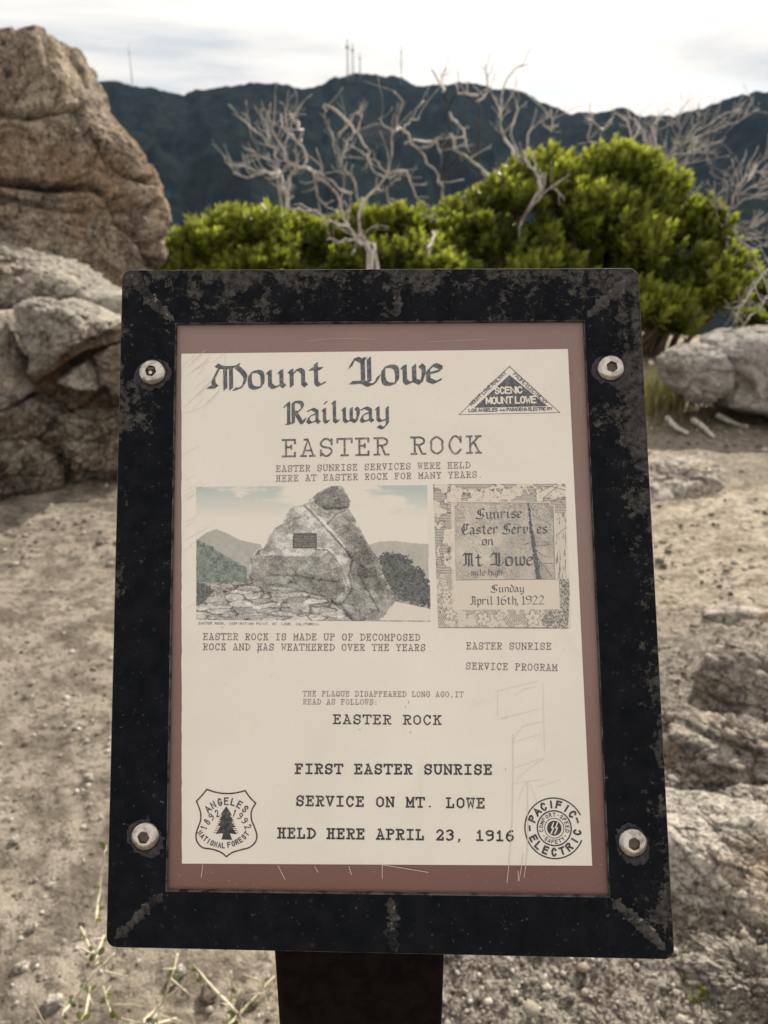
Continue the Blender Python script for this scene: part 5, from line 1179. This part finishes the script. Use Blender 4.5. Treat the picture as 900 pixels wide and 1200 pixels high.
# --- screws
def screw(px, py, seed, rot, pin=False, label=None):
    c = S(px, py, .006); n = 48; rings = []; V = []; F = []
    RO, H_ = .0078, .0040; rg = np.random.default_rng(seed)
    prof_ = [(RO, 0), (RO, .0005), (RO*.985, .0010), (RO*.94, .0018), (RO*.86, .0026), (RO*.75, .0033), (RO*.62, .0038), (RO*.50, .0040)]
    for r, z in prof_: rings.append([(r*math.cos(2*math.pi*k/n), r*math.sin(2*math.pi*k/n), z) for k in range(n)])
    def hexr(k, rr_):
        a = (2*math.pi*k/n+rot) % (math.pi/3)-math.pi/6; return rr_*math.cos(math.pi/6)/math.cos(a)
    for rr_, z in ((.00345, .0040), (.00315, .0038), (.0030, .0014)): rings.append([(hexr(k, rr_)*math.cos(2*math.pi*k/n), hexr(k, rr_)*math.sin(2*math.pi*k/n), z) for k in range(n)])
    for r_ in rings: V += [(p[0]+c[0], p[1]+c[1], p[2]+FZ) for p in r_]
    for i in range(len(rings)-1):
        for k in range(n): F.append([i*n+k, i*n+(k+1) % n, (i+1)*n+(k+1) % n, (i+1)*n+k])
    o = part('screw', V, F, M['steel'], smooth=True, label=label)
    md = o.modifiers.new('e', 'EDGE_SPLIT'); md.split_angle = R(50)
    V = [(c[0], c[1], FZ+.0013)]+[(c[0]+hexr(k, .0031)*math.cos(2*math.pi*k/n), c[1]+hexr(k, .0031)*math.sin(2*math.pi*k/n), FZ+.0016) for k in range(n)]
    F = [[0, 1+k, 1+(k+1) % n] for k in range(n)]; part('socket', V, F, M['shade_and_dirt'], o)
    if pin:
        V, F = tube([([(c[0], c[1]-.001, FZ+.0015), (c[0], c[1]-.001, FZ+.0042)], [.0011, .0010])], 10); part('security_pin', V, F, M['steel'], o)
        V, F = tube([([(c[0]-.002, c[1]+.0016, FZ+.0028), (c[0]+.002, c[1]+.0014, FZ+.0030)], [.0008, .0008])], 6); part('packed_dirt', V, F, M['shade_and_dirt'], o)
    # paint rubbed off round the head
    I = Ink(); pts = []
    for k in range(40):
        a = 2*math.pi*k/40; rr_ = RO*(1.22+.16*math.sin(a*2+seed)+.10*rg.normal()*.6); pts.append(c+np.array([math.cos(a), math.sin(a)-.12])*rr_)
    cc = c+np.array([0, -.0008]);
    for a_, b_ in zip(pts, pts[1:]+pts[:1]): I.poly([cc, a_, b_])
    q = I.build('worn_ring', M['rub'], board); up(q, FZ+.00008-.0001+.00005)
m = NT('rubbed_paint'); n = m.noise(300, 5, .7)
M['rub'] = m.bsdf(col=m.mix(m.ramp(n, (.4, 0), (.6, 1)), (.022, .021, .026), (.055, .048, .052)), rough=.6, spec=.1)
screw(177, 435, 1, .2, True, 'upper left screw with a pin in its socket'); screw(717, 430, 2, .35, False, 'upper right screw'); screw(168.5, 981.5, 3, .1, False, 'lower left screw'); screw(743, 989, 4, .6, False, 'lower right screw')

# --- post
def post():
    W_ = .0925; r = .006; yc = float(O[1])
    bot_edge = PLANE@Vector((0, -.172, -.020)); yf = bot_edge.y+.004       # front face just behind the lower bar
    pl_ = CPOS+ray(323, 1160)*((yf)/ray(323, 1160)[1]); pr_ = CPOS+ray(520, 1160)*((yf)/ray(520, 1160)[1])
    x0, x1 = pl_[0], pr_[0]; w = x1-x0; dpt = w
    prof2 = []
    for cx_, cy_, a0 in ((x1-r, yf+r, -90), (x1-r, yf+dpt-r, 0), (x0+r, yf+dpt-r, 90), (x0+r, yf+r, 180)):
        for k in range(6): a = R(a0+k*18); prof2.append((cx_+r*math.cos(a), cy_+r*math.sin(a)))
    nrm = PLANE.to_3x3()@Vector((0, 0, 1)); pp = PLANE@Vector((0, 0, -.0205))
    V = []; n = len(prof2); zb = base.z-.05
    for x, y in prof2: V.append((x-base.x, y-base.y, zb-base.z))
    for x, y in prof2:
        z = pp.z-(nrm.x*(x-pp.x)+nrm.y*(y-pp.y))/nrm.z; V.append((x-base.x, y-base.y, z-base.z))
    F = [[i, (i+1) % n, n+(i+1) % n, n+i] for i in range(n)]+[list(range(n))[::-1], list(range(n, 2*n))]
    o = mesh_np('post', V, F, M['post'], sign, False); o['label'] = 'square dark brown steel post'
    # back plate that carries the board
    V, F = slab(inset(oc, .006), -.0200, -.0065)
post()

# ------------------------------------------------------------------ haze
def haze():
    x, y0, y1, z0, z1 = 5600, -40, 5600, -1000, 900
    V = [(-x, y0, z0), (x, y0, z0), (x, y1, z0), (-x, y1, z0), (-x, y0, z1), (x, y0, z1), (x, y1, z1), (-x, y1, z1)]
    F = [[0, 3, 2, 1], [4, 5, 6, 7], [0, 1, 5, 4], [1, 2, 6, 5], [2, 3, 7, 6], [3, 0, 4, 7]]
    m = bpy.data.materials.new('haze_air'); m.use_nodes = True; t = m.node_tree; t.nodes.clear(); o_ = t.nodes.new('ShaderNodeOutputMaterial'); v = t.nodes.new('ShaderNodeVolumePrincipled')
    v.inputs['Color'].default_value = (.45, .64, 1, 1); v.inputs['Density'].default_value = 0.0000105; v.inputs['Anisotropy'].default_value = 0.1; t.links.new(v.outputs[0], o_.inputs['Volume'])
    o = mesh_np('haze', V, F, m, None, False); tag(o, 'thin blue haze filling the air over the valley', 'haze', kind='stuff')
haze()
